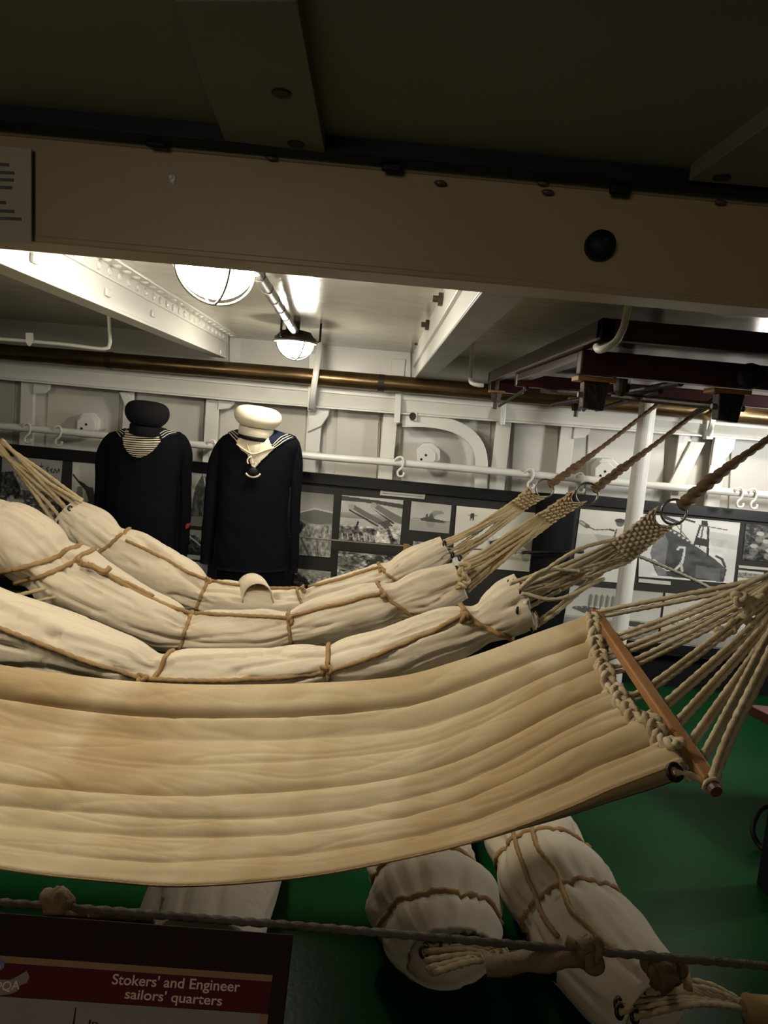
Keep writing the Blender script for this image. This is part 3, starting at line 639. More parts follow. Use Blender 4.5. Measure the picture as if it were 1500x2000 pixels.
for a, b, r in (((1080, 790, 3.0), (1330, 748, 2.1), .010), ((1165, 800, 2.9), (1290, 765, 2.2), .008), ((1195, 773, 2.4), (1425, 796, 2.1), .011), ((1060, 762, 3.0), (1150, 768, 2.6), .012), ((1140, 800, 2.5), (1170, 765, 2.1), .007), ((1350, 812, 2.4), (1425, 768, 2.1), .010), ((975, 793, 3.3), (1030, 758, 2.9), .006)):
    MB().tube([P(*a), P(*b)], r, 10).build('folded_leg', M_iron, t)
for x, y, Y in ((969, 775, 3.4), (1127, 790, 2.95)):
    c = P(x, y, Y); z = z0 - .002
    b = MB().box(c.x - .035, c.x + .035, c.y - .02, c.y + .02, c.z + .018, c.z + .028).build('leg_block', M_wood, t, bevel=.002)
    MB().tube([Vector((c.x, c.y, c.z + .018)), Vector((c.x, c.y, c.z - .025))], [.026, .018], 8).tube([Vector((c.x, c.y, c.z - .02)), P(x - 3, y + 24, Y)], .009, 8).build('leg_foot', M_iron, b)
    MB().tube([Vector((c.x, c.y, c.z + .02)), Vector((c.x, c.y, z0 + .01))], .009, 8).build('hanger_rod', M_iron, b)
c = P(1215, 752, 2.3); MB().lathe([(.03, -.0), (.022, -.04), (.006, -.055)], Matrix.Translation(Vector((c.x, c.y, c.z + .02))), 14).build('end_cap', M_iron, t)
MB().box(c.x - .02, c.x + .02, c.y - .02, c.y + .02, c.z + .02, z0 + .01).build('hinge_bracket', M_iron, t)
c = P(1465, 735, 1.97); MB().lathe([(.035, 0), (.03, -.02), (.008, -.028)], Matrix.Translation(c) @ Matrix.Rotation(-math.pi / 2, 4, 'X'), 16).build('end_cap', M_black, t)
# hooks that carry it
a = [P(1228, 590, 1.70), P(1222, 622, 1.70), P(1212, 652, 1.695), P(1202, 668, 1.69), P(1185, 679, 1.69), P(1170, 683, 1.70), P(1165, 677, 1.72)]
a[0] = Vector((a[0].x + .004, a[0].y, H))
t1 = MB().tube([Vector(v) for v in spl(a, 40)], .0085, 12).build('table_hook', M_white); tag(t1, 'cream painted hook hanging from the ceiling at the near corner of the maroon table', 'hook', 'hooks holding the maroon table')
a = [P(926, 640, 3.5), P(921, 700, 3.5), P(919, 738, 3.5), P(922, 748, 3.48), P(936, 752, 3.46), P(944, 752, 3.46)]; a[0] = Vector((a[0].x, a[0].y, H))
t1 = MB().tube([Vector(v) for v in spl(a, 40)], .010, 12).build('table_hook', M_white); tag(t1, 'cream painted hook at the far left corner of the maroon table', 'hook', 'hooks holding the maroon table')

# ================================================================ uniforms and caps
def row_loft(rows, Y, dr=.52, n=48, bump=.006, seed=0):
    m = MB(); R = []
    rr = spl(rows, 44)
    for y, xl, xr in rr:
        a = P(xl, y, Y); b = P(xr, y, Y); c = (a + b) / 2; hw = (b - a).length / 2; hd = min(hw * dr + .01, .13)
        ring = []
        for k in range(n):
            t = 2 * math.pi * k / n; ct, sn = math.cos(t), math.sin(t)
            p = Vector((c.x + hw * ct, c.y + hd * sn, c.z + (a.z - b.z) * -.5 * ct * .6))
            q = noise.noise(Vector((p.x * 6 + seed, p.y * 6, p.z * 2.2))) * bump * 2 + max(0, 1 - abs(noise.noise(Vector((p.x * 9 + p.z * 5, p.y * 5, p.z * 4 + seed)))) * 7) * -bump * .8
            ring.append(p + Vector((ct, sn, 0)) * q)
        R.append(ring)
    m.grid(R, closed_u=True)
    m.f.append(list(range(n))); m.f.append(list(range(len(m.v) - n, len(m.v)))[::-1])
    return m
def patch(tree, poly, off, name, matl, parent, solid=.002, n=44):
    xs = [p[0] for p in poly]; ys = [p[1] for p in poly]; m = MB(); idx = {}
    def inside(x, y):
        c = False
        for i in range(len(poly)):
            x1, y1 = poly[i]; x2, y2 = poly[(i + 1) % len(poly)]
            if (y1 > y) != (y2 > y) and x < (x2 - x1) * (y - y1) / (y2 - y1) + x1: c = not c
        return c
    W0, W1, H0, H1 = min(xs), max(xs), min(ys), max(ys); last = None
    def vert(i, j):
        if (i, j) in idx: return idx[(i, j)]
        p = cast(tree, W0 + (W1 - W0) * i / n, H0 + (H1 - H0) * j / n, off)
        if p is None: return None
        idx[(i, j)] = len(m.v); m.v.append(p); return idx[(i, j)]
    for i in range(n):
        for j in range(n):
            if inside(W0 + (W1 - W0) * (i + .5) / n, H0 + (H1 - H0) * (j + .5) / n):
                q = [vert(i, j), vert(i, j + 1), vert(i + 1, j + 1), vert(i + 1, j)]
                if None not in q: m.f.append(q)
    return m.build(name, matl, parent, smooth=True, solid=solid)
def arm(pts, Y, mb=None):
    q = spl(pts, 30); m = MB(); c = [P(x, y, Y + .02) for x, y, r in q]; R = []
    up = Vector((0, 1, 0))
    for i, (x, y, r) in enumerate(q):
        t = (c[min(29, i + 1)] - c[max(0, i - 1)]).normalized(); s_ = t.cross(up).normalized(); u = s_.cross(t); rw = r * Y / F
        R.append([c[i] + (s_ * math.cos(a) + u * math.sin(a) * 1.15) * (rw + .004 * noise.noise(c[i] * 14 + Vector((a, 0, 0)))) for a in [2 * math.pi * k / 20 for k in range(20)]])
    m.grid(R, closed_u=True); m.f.append(list(range(20))); m.f.append(list(range(len(m.v) - 20, len(m.v)))[::-1]); return m
def cap(name, px, py, Y, rx, hh, matl, label, tilt, scy=.9, lower=1):
    c = P(px, py, Y); r = rx * Y / F; h = hh * Y / F
    M = Matrix.Translation(c) @ Matrix.Rotation(tilt, 4, 'Y') @ Matrix.Rotation(math.radians(5), 4, 'X')
    prof = [(.70, -.50), (.70, -.30), (.72, -.22), (.86, -.12), (.97, .02), (1.0, .14), (.97, .28), (.86, .40), (.66, .475), (.4, .50), (.01, .51)]
    prof = [(a * r, b * h) for a, b in spl(prof, 34)]
    t = thing(name, M @ Vector((0, 0, -.5 * h)), label, 'cap', 'sailor caps')
    MB().lathe(prof[5:], M, 40, scy).build('crown', matl, t, smooth=True)
    bandp = [(a * r, b * h) for a, b in [(.715, -.56), (.735, -.54), (.735, -.30), (.715, -.26)]]
    MB().lathe(bandp, M, 40, scy).build('band', matl, t, smooth=True)
    return t, M, r, h
def legs_below(rows, Y, parent):
    return row_loft(rows, Y, .45).build('trousers', M_navy, parent)
def uniform(Y, rows, armL, armR, trows, label, polys, n_open):
    base = P((rows[-1][1] + rows[-1][2]) / 2, rows[-1][0], Y)
    t = thing('sailor_uniform', Vector((base.x, base.y, 0)), label, 'uniform', 'sailor uniforms on stands')
    torso = row_loft(rows, Y, seed=Y * 3 + rows[0][1]).build('jumper', M_navy, t); tr = bvh(torso)
    arm(armL, Y).build('sleeve', M_navy, t); sr = arm(armR, Y).build('sleeve', M_navy, t)
    legs_below(trows, Y, t)
    lowz = P(0 + (trows[-1][1] + trows[-1][2]) / 2, trows[-1][0], Y)
    MB().tube([Vector((lowz.x, Y, 0)), lowz + Vector((0, 0, .02))], .018, 12).build('stand_pole', M_iron, t)
    MB().lathe([(.13, 0), (.13, .012), (.02, .025)], Matrix.Translation(Vector((lowz.x, Y, 0))), 28).build('stand_foot', M_iron, t)
    return t, tr, sr
YU = 3.75
t1, tr1, sr1 = uniform(YU, [(834, 266, 312), (838, 250, 326), (845, 228, 345), (854, 213, 358), (868, 206, 364), (900, 206, 358), (950, 206, 350), (1000, 205, 346), (1050, 206, 344), (1102, 204, 342)],
    [(236, 850, 6), (222, 856, 13), (205, 885, 15), (199, 930, 12.5), (197, 1000, 12), (202, 1070, 11)], [(338, 850, 6), (350, 857, 13), (361, 885, 14), (363, 930, 11), (362, 1000, 11), (359, 1050, 10), (354, 1100, 10)],
    [(1090, 212, 336), (1150, 215, 334), (1300, 222, 330)], 'dark navy sailor uniform with striped vest, left of the two', None, 0)
vest = patch(tr1, [(241, 838), (270, 850), (312, 853), (314, 862), (300, 879), (288, 888), (276, 893), (262, 892), (250, 884), (243, 872), (240, 856)], .004, 'striped_vest', M_cloth, t1)
sb = MB()
for k in range(12):
    y = 846 + k * 4.1; xa, xb = 240 + max(0, (k - 6)) ** 1.5 * 1.6, 315 - max(0, k - 3) ** 1.35 * 2.2
    if xb - xa < 8: continue
    ln = castline(tr1, [(xa, y), ((xa + xb) / 2, y + 3), (xb, y + 3)], .006, 16)
    if len(ln) > 3: sb.tube(ln, .0022, 5)
o = sb.build('vest_stripes', M_navy, vest); o['kind'] = 'stuff'
def stripes(tr, parent, lines, name='collar_stripe', r=.0022, off=.007):
    for l in lines:
        ln = castline(tr, l, off, 20)
        if len(ln) > 3: MB().tube(ln, r, 6).build(name, M_cloth, parent)
col = patch(tr1, [(214, 838), (232, 834), (247, 838), (244, 852), (239, 856), (234, 851)], .005, 'collar', M_collar, t1)
stripes(tr1, col, [[(219 + k, 838 - k * .4), (230 + k * 1.1, 846 - k * .4), (237 + k * 1.3, 854 - k)] for k in (0, 4, 8)])
col = patch(tr1, [(306, 836), (330, 836), (352, 846), (352, 850), (330, 852), (312, 860), (310, 850)], .005, 'collar', M_collar, t1)
stripes(tr1, col, [[(350 - k, 846 - k * .7), (330 - k, 849 - k * .7), (316 - k * .5, 857 - k)] for k in (0, 4, 8)])
ts = bvh(sr1); patch(ts, [(363, 1024), (372, 1021), (372, 1028), (362, 1034)], .003, 'red_badge', M_red, sr1, n=8)
cap('sailor_hat', 287, 815, YU - .07, 42, 61, M_capblack, 'black wool sailor cap on top of the left uniform', math.radians(4))
t2, tr2, sr2 = uniform(YU - .05, [(838, 478, 532), (842, 462, 545), (848, 446, 562), (856, 434, 576), (870, 428, 583), (900, 430, 576), (950, 431, 567), (1000, 428, 562), (1050, 424, 561), (1110, 418, 560)],
    [(460, 853, 6), (446, 861, 14), (427, 890, 16), (418, 930, 14), (411, 1000, 14), (406, 1060, 13), (402, 1100, 12)], [(552, 853, 6), (568, 862, 14), (577, 890, 14), (579, 940, 11), (576, 1000, 10), (576, 1060, 9), (573, 1118, 9)],
    [(1100, 424, 556), (1160, 424, 556), (1300, 430, 552)], 'navy sailor uniform with cream neckerchief, right of the two', None, 0)
v = patch(tr2, [(462, 862), (476, 852), (524, 856), (533, 878), (510, 900), (498, 914), (492, 910), (484, 888), (470, 876)], .005, 'neckerchief', M_cloth, t2, solid=.005)
stripes(tr2, v, [[(464, 868), (478, 878), (497, 886), (515, 880), (534, 874)]], 'fold', .004, .010)
stripes(tr2, v, [[(480, 858), (488, 880), (494, 906)], [(512, 858), (506, 880), (497, 906)]], 'fold', .004, .007)
col = patch(tr2, [(441, 842), (452, 838), (470, 842), (478, 852), (462, 862)], .005, 'collar', M_collar, t2)
stripes(tr2, col, [[(443 + k, 843 - k * .3), (455 + k, 853 - k * .6), (466 + k, 864 - k)] for k in (0, 4, 8)])
col = patch(tr2, [(522, 852), (536, 840), (552, 840), (580, 850), (582, 855), (560, 862), (532, 878)], .005, 'collar', M_collar, t2)
stripes(tr2, col, [[(578 - k, 853 - k * .6), (556 - k, 861 - k * .7), (532, 877 - k)] for k in (0, 4, 8)])
c = cast(tr2, 495, 921, .012)
MB().tube([c + Vector((.036 * math.cos(a), 0, .026 * math.sin(a))) for a in [math.radians(200 + k * 7) for k in range(22)]], .0045, 8).build('lanyard', M_cloth, t2)
MB().tube([c + Vector((-.01 + .02 * math.cos(a), -.004, .05 + .02 * math.sin(a))) for a in [math.radians(90 + k * 12) for k in range(12)]], .004, 8).build('lanyard', M_cloth, t2)
MB().blob(c, .024, (1, .5, .9), 10).build('scarf_knot', M_black, t2)
tc_, Mc, rc_, hc_ = cap('sailor_hat', 503, 821, YU - .12, 46, 53, M_capwhite, 'white sailor cap on top of the right uniform', math.radians(5))
MB().lathe([(rc_ * .69, -.70 * hc_), (rc_ * .72, -.69 * hc_), (rc_ * .72, -.57 * hc_), (rc_ * .70, -.55 * hc_)], Mc, 36, .9).build('cap_ribbon', M_black, tc_)

# ================================================================ lashed hammocks
def frac_noise(p): return noise.noise(p)
class Roll:
    """a lashed canvas roll: keys = (px,py,Y,half thickness in px)"""
    def __init__(s, keys, pinch, seed, squash=1.0, pin=.15, ends=(0, 0), fold=1.0, floor=None, N=300, TN=80):
        s.K = 240; q = spl([(*P(a, b, Y), r * Y / F, a) for a, b, Y, r in keys] if floor is None else [(*HP(a, b, floor), r, b) for a, b, _, r in keys], s.K)
        s.c = [Vector(k[:3]) for k in q]; s.r = [k[3] for k in q]; s.px = [k[4] for k in q]
        s.s = [0]; s.N = N; s.TN = TN; s.fold = fold
        for a, b in zip(s.c, s.c[1:]): s.s.append(s.s[-1] + (b - a).length)
        s.T = [(s.c[min(s.K - 1, i + 2)] - s.c[max(0, i - 2)]).normalized() for i in range(s.K)]
        s.seed = seed; s.sq = squash; s.pin = pin; s.floor = floor
        s.pt = [s.find(p) for p in pinch]
    def find(s, px): return min(range(s.K), key=lambda i: abs(s.px[i] - px)) / (s.K - 1)
    def ev(s, t, a, off=0):
        x = max(0, min(1, t)) * (s.K - 1); i = min(int(x), s.K - 2); u = x - i
        c = s.c[i].lerp(s.c[i + 1], u); T = s.T[i].lerp(s.T[i + 1], u).normalized(); R = s.r[i] * (1 - u) + s.r[i + 1] * u; d = s.s[i] * (1 - u) + s.s[i + 1] * u
        side = T.cross(Vector((0, 0, 1))).normalized(); up = side.cross(T)
        ca, sa = math.cos(a), math.sin(a); k = 1.0; pk = 0; L = s.s[-1]
        for j, p in enumerate(s.pt):
            ds = d - p * L
            if abs(ds) < .35:
                k -= s.pin * math.exp(-(ds / .035) ** 2)
                sg = (j * 2.4 + s.seed); k -= .085 * math.exp(-abs(ds) / .085) * (max(0, 1 - 5 * abs(math.sin(2.5 * a + sg + 1.5 * ds))) + .8 * max(0, 1 - 6 * abs(math.sin(2 * a - sg * 1.7 - 4 * ds))))
                k += .05 * math.exp(-((abs(ds) - .10) / .05) ** 2)
                pk += math.exp(-abs(ds) / .07) * math.cos((7 + j % 3) * a + j * 2 + 3 * noise.noise(Vector((d * 5, j, s.seed)))) * .055
        v = Vector((ca * 1.3 + s.seed, sa * 1.3, d * 2.2)); f = noise.noise(v) * .13
        v2 = Vector((ca * 2.4, sa * 2.4 + s.seed, d * 1.9 + .7 * ca)); n2 = noise.noise(v2); f -= .17 * max(0, 1 - abs(n2) * 9) ** 1.5
        v3 = Vector((ca * 4.5 + d * 3, sa * 4.5 - s.seed, d * 8)); n3 = noise.noise(v3); f -= .03 * max(0, 1 - abs(n3) * 8)
        v4 = Vector((ca * 3 + s.seed * 2, sa * 3, d * 14 + ca * 4)); f += .010 * noise.noise(v4)
        # the free edge of the canvas wrapped round the roll: a lengthwise step
        aa = (a - (1.15 + .35 * math.sin(d * 4 + s.seed))) % (2 * math.pi) / (2 * math.pi); f += .10 * (1 - aa) ** 3 - .03
        rr = R * (k + (f + pk) * s.fold) + off
        if s.floor is not None:
            p = c + side * ca * rr * 1.12 + up * sa * rr * s.sq
            p.z = max(p.z, .012 + off); return p
        return c + side * ca * rr + up * sa * rr * s.sq
    def build(s, name, m, parent, t0=0, t1=1, hem=True, mouth=(True, True)):
        mb = MB(); rows = []; TN = s.TN
        def ring(t, k=1.0):
            r = [s.ev(t, 2 * math.pi * j / TN) for j in range(TN)]
            if k == 1: return r
            c = sum(r, Vector()) / TN; return [c.lerp(p, k) for p in r]
        if mouth[0]: rows += [ring(t0 + .05, .05), ring(t0 + .05, .6), ring(t0 + .02, .88), ring(t0, .95)]
        else: rows += [ring(t0, .02), ring(t0, .6)]
        for i in range(s.N): rows.append(ring(t0 + (t1 - t0) * i / (s.N - 1)))
        if mouth[1]: rows += [ring(t1, .95), ring(t1 - .02, .88), ring(t1 - .05, .6), ring(t1 - .05, .05)]
        else: rows += [ring(t1, .6), ring(t1, .02)]
        mb.grid(rows, closed_u=True)
        s.ob = mb.build(name, m, parent, smooth=True); s.tree = bvh(s.ob); return s.ob
    def lash(s, px, r, parent, skew=0, matl=None, turns=1, n=60, dt=0, name='lashing'):
        t = s.find(px); L = s.s[-1]; out = None
        for q in range(turns):
            pts = [s.ev(t + (skew * math.sin(a) + q * .035 + dt) / L, a, r * .5) for a in [2 * math.pi * i / n for i in range(n)]]
            out = MB().rope(pts, r, closed=True, n=9).build(name, matl or M_lash, parent)
        return out
    def along(s, pts, r, parent, matl=None, name='lashing_line'):
        ln = castline(s.tree, pts, r * .7, 60)
        # a taut line bridges the hollows
        for _ in range(6): ln = [ln[0]] + [ln[i] * .5 + (ln[i - 1] + ln[i + 1]) * .25 for i in range(1, len(ln) - 1)] + [ln[-1]]
        return MB().rope(ln, r, n=9).build(name, matl or M_lash, parent)
def knot(c, R, r, matl, parent, name='knot', seed=0):
    rot = Matrix.Rotation(seed, 3, 'Y') @ Matrix.Rotation(seed * 1.7, 3, 'X')
    pts = [Vector(c) + rot @ (Vector((math.sin(t) + 2 * math.sin(2 * t), -math.sin(3 * t) * .9, math.cos(t) - 2 * math.cos(2 * t))) * R / 3) for t in [2 * math.pi * i / 64 for i in range(64)]]
    return MB().tube([Vector(p) for p in pts], r, 10, closed=True).build(name, matl, parent)
def ring_at(px, py, Y, rx, parent, yaw=0, name='ring'):
    c = P(px, py, Y); R = rx * Y / F
    M = Matrix.Rotation(yaw, 3, 'Z')
    return MB().tube([c + M @ Vector((R * math.cos(a), 0, R * math.sin(a))) for a in [2 * math.pi * i / 36 for i in range(36)]], R * .10, 10, closed=True).build(name, M_gal, parent)
def mat_weave(q, Y, parent, m, rows_=7, cols_=5, th=.006, name='sword_mat', dent=.25):
    """q: near-ring top, near-ring bottom, far bottom, far top (pixels) -> woven mat"""
    c = [P(x, y, yy) for (x, y), yy in zip(q, Y)]; na, nb = 88, 44
    n = (c[1] - c[0]).cross(c[3] - c[0]).normalized(); n = -n if n.y > 0 else n
    def pt(u, v, sgn):
        uu = u; p = (c[0].lerp(c[1], v)).lerp(c[3].lerp(c[2], v), max(0, uu) ); d = (c[3] - c[0]).lerp(c[2] - c[1], v)
        p = p + d * dent * (4 * v * (1 - v)) * (1 - u) ** 3
        cell = int(u * rows_); ph = v * cols_ + (.5 if cell % 2 else 0)
        b = abs(math.sin(math.pi * ph)) ** .6 * abs(math.sin(math.pi * u * rows_)) ** .5
        return p + n * sgn * (th * .35 + th * b) + (c[1] - c[0]) * .015 * math.sin(u * rows_ * math.pi * 2) * (1 if v in (0, 1) else 0)
    mb = MB()
    for sgn in (1, -1):
        mb.grid([[pt(i / na, j / nb, sgn) for j in range(nb + 1)] for i in range(na + 1)])
    k = (na + 1) * (nb + 1)
    for i in range(na):
        for e in (0, nb): a = i * (nb + 1) + e; b = a + nb + 1; mb.f.append([a, b, b + k, a + k])
    for j in range(nb):
        for e in (0, na): a = e * (nb + 1) + j; mb.f.append([a, a + 1, a + 1 + k, a + k])
    o = mb.build(name, m, parent, smooth=True)
    return o, (lambda v: c[3].lerp(c[2], v)), (lambda v: c[0].lerp(c[1], v))
def cords(g, far, n, r, parent, m, sag=.012, seed=0, doubled=False):
    rr = random.Random(seed)
    for i in range(n):
        a = g[i * len(g) // n] if len(g) >= n else g[i % len(g)]; b = far((i + .5) / n)
        a = Vector(a) + Vector((0, rr.uniform(-.006, .006), rr.uniform(-.006, .006)))
        mid = a.lerp(b, .5) + Vector((0, rr.uniform(-.012, .012), -sag * rr.uniform(.3, 1.6))); q = a.lerp(b, .25) + Vector((0, rr.uniform(-.008, .008), -sag * rr.uniform(.2, 1.2)))
        MB().rope([a, q, mid, b], r, n=9).build('nettle_cord', m, parent)
def grommets(pts, R, parent, nrm=Vector((.8, -.5, .1)), m=None):
    q = nrm.to_track_quat('Z', 'Y').to_matrix()
    for c in pts:
        MB().tube([c + q @ Vector((R * math.cos(a), R * math.sin(a), 0)) for a in [2 * math.pi * i / 16 for i in range(16)]], R * .35, 7, closed=True).build('grommet', m or M_iron, parent)
def susp(pts, rthin, rthick, label, parent_label_only=None):
    q = [Vector(p) for p in spl(pts, 240)]; m = MB(); L = length(q); rs = []; d = 0; qq = []
    for i, p in enumerate(q):
        d += (q[i] - q[i - 1]).length if i else 0
        u = d; k = max(0, min(1, (.27 - u) / .14)); rs.append(rthin + (rthick - rthin) * k * (.9 + .07 * math.sin(u * 60)))
        qq.append(p + Vector((math.sin(u * 95), 0, math.cos(u * 95))) * .0012 * k)
    m.tube(qq, rs, 12, lobes=3, pitch=rthick * 5, amp=.17)
    o = m.build('suspension_rope', M_brownrope); tag(o, label, 'rope', 'brown ropes holding the hammocks'); return o
def left_rope(pts, label):
    o = MB().rope([Vector(p) for p in pts], .010, n=9).build('suspension_rope', M_brownrope); tag(o, label, 'rope', 'brown ropes holding the hammocks')

# ---- farthest hammock
YA = 3.15
t = thing('lashed_hammock', P(500, 1230, YA), 'farthest of the lashed canvas hammocks, its left end rising in front of the left uniform', 'hammock', 'lashed canvas hammocks')
R1 = Roll([(128, 1000, YA, 31), (165, 1030, YA, 44), (212, 1068, YA, 46), (270, 1100, YA, 52), (340, 1138, YA, 50), (396, 1168, YA, 41), (460, 1182, YA, 46), (530, 1190, YA, 44), (600, 1184, YA, 40), (690, 1160, YA, 42), (765, 1132, YA, 36), (820, 1100, YA, 33), (872, 1070, YA, 25)],
          [212, 396, 600, 775], 1.3)
R1.build('canvas', M_can1, t)
R1.lash(212, .0075, t, .035); R1.lash(396, .0065, t, .0); R1.lash(600, .0065, t, -.03); R1.lash(775, .0065, t, -.05)
R1.along([(246, 1056), (300, 1082), (350, 1108), (403, 1134)], .0065, t)
R1.along([(403, 1134), (460, 1143), (530, 1150), (592, 1150)], .0065, t); R1.along([(592, 1150), (660, 1132), (745, 1108)], .0065, t)
for x, y in ((403, 1134), (592, 1150), (745, 1110)):
    c = cast(R1.tree, x, y + 3, .008); 
    if c: knot(c, .014, .006, M_lash, t, seed=x)
# loose flap of canvas
fl = []; 
for i in range(19):
    a = math.pi * i / 18; x = 492 - 30 * math.cos(a); y = 1158 - 38 * math.sin(a) ** .8; fl.append([P(x + dx, y + dy, YA + d) for d, dx, dy in ((-.09, 12, 20), (-.06, 7, 10), (-.03, 3, 3), (.0, 0, 0))])
MB().grid(fl).build('canvas_flap', M_can1, t, smooth=True, solid=.004)
Lg = [P(x, y, YA - .03) for x, y in ((160, 978), (150, 990), (135, 997), (122, 1015), (115, 1030), (110, 1024))]
rp = P(-60, 822, YA)
cords(Lg, lambda v: P(-10 + 14 * v, 866 + 26 * (1 - v) - 10, YA), 9, .0075, t, M_cord, .0, 4)
o_, f_, n_ = mat_weave([(-70, 805), (-84, 822), (-14, 888), (6, 866)], [YA] * 4, t, M_cord)
ring_at(-84, 808, YA, 18, t)
grommets([P(x, y, YA - .06) for x, y in ((137, 993), (117, 1020))], .010, t)
Rg = [P(x, y, YA - .02) for x, y in ((866, 1058), (868, 1064), (866, 1068), (878, 1080), (884, 1084), (892, 1090), (900, 1093))]
mw, far, near = mat_weave([(1037, 947), (1071, 968), (1024, 996), (1000, 980)], [YA] * 4, t, M_cord, 6, 4, .014)
cords(Rg, far, 13, .0060, t, M_cord, .012, 5); 
grommets([P(868, 1062, YA - .04), P(884, 1084, YA - .05), P(898, 1090, YA - .04)], .011, t)
ring_at(1064, 954, YA, 18, t)
susp([P(1072, 948, YA), P(1110, 922, YA), P(1200, 855, YA), P(1280, 793, YA), P(1312, 769, YA)], .0085, .016, 'brown rope from the ring of the farthest hammock up to the maroon table')
left_rope([P(-90, 802, YA), P(-250, 680, YA)], 'brown rope holding the left ring of the farthest hammock, off the left edge')

# ---- second hammock
YB = 2.80
t = thing('lashed_hammock', P(500, 1300, YB), 'second farthest lashed canvas hammock, bound by two close turns near its left end', 'hammock', 'lashed canvas hammocks')
R2 = Roll([(-70, 990, YB, 40), (-10, 1030, YB, 55), (35, 1050, YB, 62), (95, 1105, YB, 66), (160, 1150, YB, 66), (250, 1195, YB, 60), (320, 1222, YB, 52), (366, 1238, YB, 42), (430, 1238, YB, 46), (510, 1238, YB, 47), (568, 1230, YB, 40), (640, 1212, YB, 48), (710, 1192, YB, 48), (772, 1176, YB, 42), (840, 1158, YB, 46), (900, 1134, YB, 36)],
          [95, 366, 568, 775], 4.1)
R2.build('canvas', M_can1, t)
R2.lash(84, .0085, t, .072); R2.lash(108, .0085, t, .072); R2.lash(366, .0070, t, .01); R2.lash(568, .0070, t, 0.005); R2.lash(775, .0070, t, -.055)
R2.along([(150, 1092), (200, 1122), (290, 1166), (370, 1200)], .0085, t); R2.along([(370, 1198), (450, 1202), (565, 1208)], .0070, t); R2.along([(568, 1204), (650, 1182), (746, 1158)], .0070, t)
R2.along([(170, 1100), (240, 1136), (300, 1166)], .0075, t)
for x, y in ((152, 1094), (371, 1200), (570, 1206), (746, 1158)):
    c = cast(R2.tree, x, y + 4, .008)
    if c: knot(c, .015, .0065, M_lash, t, seed=x)
c = cast(R2.tree, 160, 1110, .01)
if c: MB().rope([c + Vector((0, 0, .01)), c + Vector((.04, -.01, .012)), c + Vector((.08, 0, -.01)), c + Vector((.10, 0, .01))], .010, n=9).build('rope_tail', M_lash, t)
c = P(906, 1118, YB - .05)
for k in range(4): knot(P(907 - k % 2 * 6, 1108 + k * 12, YB - .07), .019, .0075, M_cord, t, 'edge_knot', k)
mw, far, near = mat_weave([(1124, 955), (1147, 978), (1078, 1022), (1052, 1004)], [YB] * 4, t, M_cord, 8, 4, .014)
Rg = [P(x, y, YB - .03) for x, y in ((905, 1098), (906, 1104), (908, 1112), (906, 1122), (910, 1132), (910, 1142), (912, 1150), (912, 1160))]
cords(Rg, far, 14, .0065, t, M_cord, .008, 6)
ring_at(1146, 965, YB, 22, t)
susp([P(1158, 958, YB), P(1195, 930, YB), P(1290, 860, YB), P(1360, 806, YB), P(1408, 771, YB)], .0085, .0165, 'brown rope from the ring of the second hammock up to the maroon table')

# ---- third hammock
YC = 2.40
t = thing('lashed_hammock', P(500, 1400, YC), 'nearest of the lashed canvas hammocks, partly hidden by the open hammock', 'hammock', 'lashed canvas hammocks')
R3 = Roll([(-260, 1160, YC, 90), (-120, 1200, YC, 92), (0, 1242, YC, 86), (110, 1272, YC, 78), (210, 1300, YC, 68), (305, 1322, YC, 52), (400, 1325, YC, 58), (520, 1322, YC, 56), (642, 1302, YC, 48), (760, 1278, YC, 54), (850, 1248, YC, 54), (940, 1220, YC, 44), (1000, 1186, YC, 54), (1024, 1176, YC, 57)],
          [305, 642, 940], 7.7, N=340)
R3.build('canvas', M_can1, t)
R3.lash(305, .0080, t, .05); R3.lash(642, .0080, t, .01); R3.lash(945, .0085, t, -.055)
R3.along([(-60, 1196), (0, 1228), (90, 1262), (180, 1296), (275, 1326)], .0080, t); R3.along([(275, 1328), (400, 1330), (540, 1326), (635, 1312)], .0080, t); R3.along([(635, 1312), (720, 1286), (830, 1240), (906, 1202)], .0080, t)
for x, y in ((275, 1324), (638, 1310), (906, 1200), (908, 1206)):
    c = cast(R3.tree, x, y + 3, .01)
    if c: knot(c, .018, .0075, M_lash, t, seed=x + y)
Gp = [P(x, y, YC - d) for x, y, d in ((994, 1140, .02), (1012, 1192, .08), (1040, 1226, .05), (1018, 1158, .06))]
grommets(Gp, .011, t)
# canvas mouth tabs
for (x, y, d) in ((1000, 1150, .03), (1026, 1185, .07), (1042, 1215, .05)):
    c = P(x, y, YC - d); MB().blob(c, .030, (.5, .5, 1), 8, .6).build('hem_tab', M_can1, t)
mw, far, near = mat_weave([(1285, 988), (1320, 1024), (1232, 1098), (1192, 1060)], [YC] * 4, t, M_cord2, 11, 5, .008, dent=.2)
Rg = [P(x, y, YC - .05) for x, y in ((996, 1142), (1000, 1146), (1010, 1150), (1016, 1158), (1020, 1165), (1024, 1178), (1030, 1190), (1038, 1222), (1040, 1228), (1045, 1222))]
cords(Rg, far, 15, .0062, t, M_cord2, .006, 8)
for a, b, c_ in (((1016, 1150), (1120, 1078), (1206, 1052)), ((1012, 1152), (1060, 1115), (1130, 1115)), ((1018, 1158), (1090, 1170), (1180, 1130))):
    MB().rope([P(*a, YC - .07), P(*b, YC - .08), P(*c_, YC - .03)], .006, n=9).build('nettle_cord', M_cord2, t)
ring_at(1316, 1000, YC, 25, t)
susp([P(1328, 990, YC), P(1375, 950, YC), P(1440, 900, YC), P(1500, 858, YC), P(1640, 752, YC)], .0115, .0205, 'thickest brown rope at the right, from the ring of the third hammock')
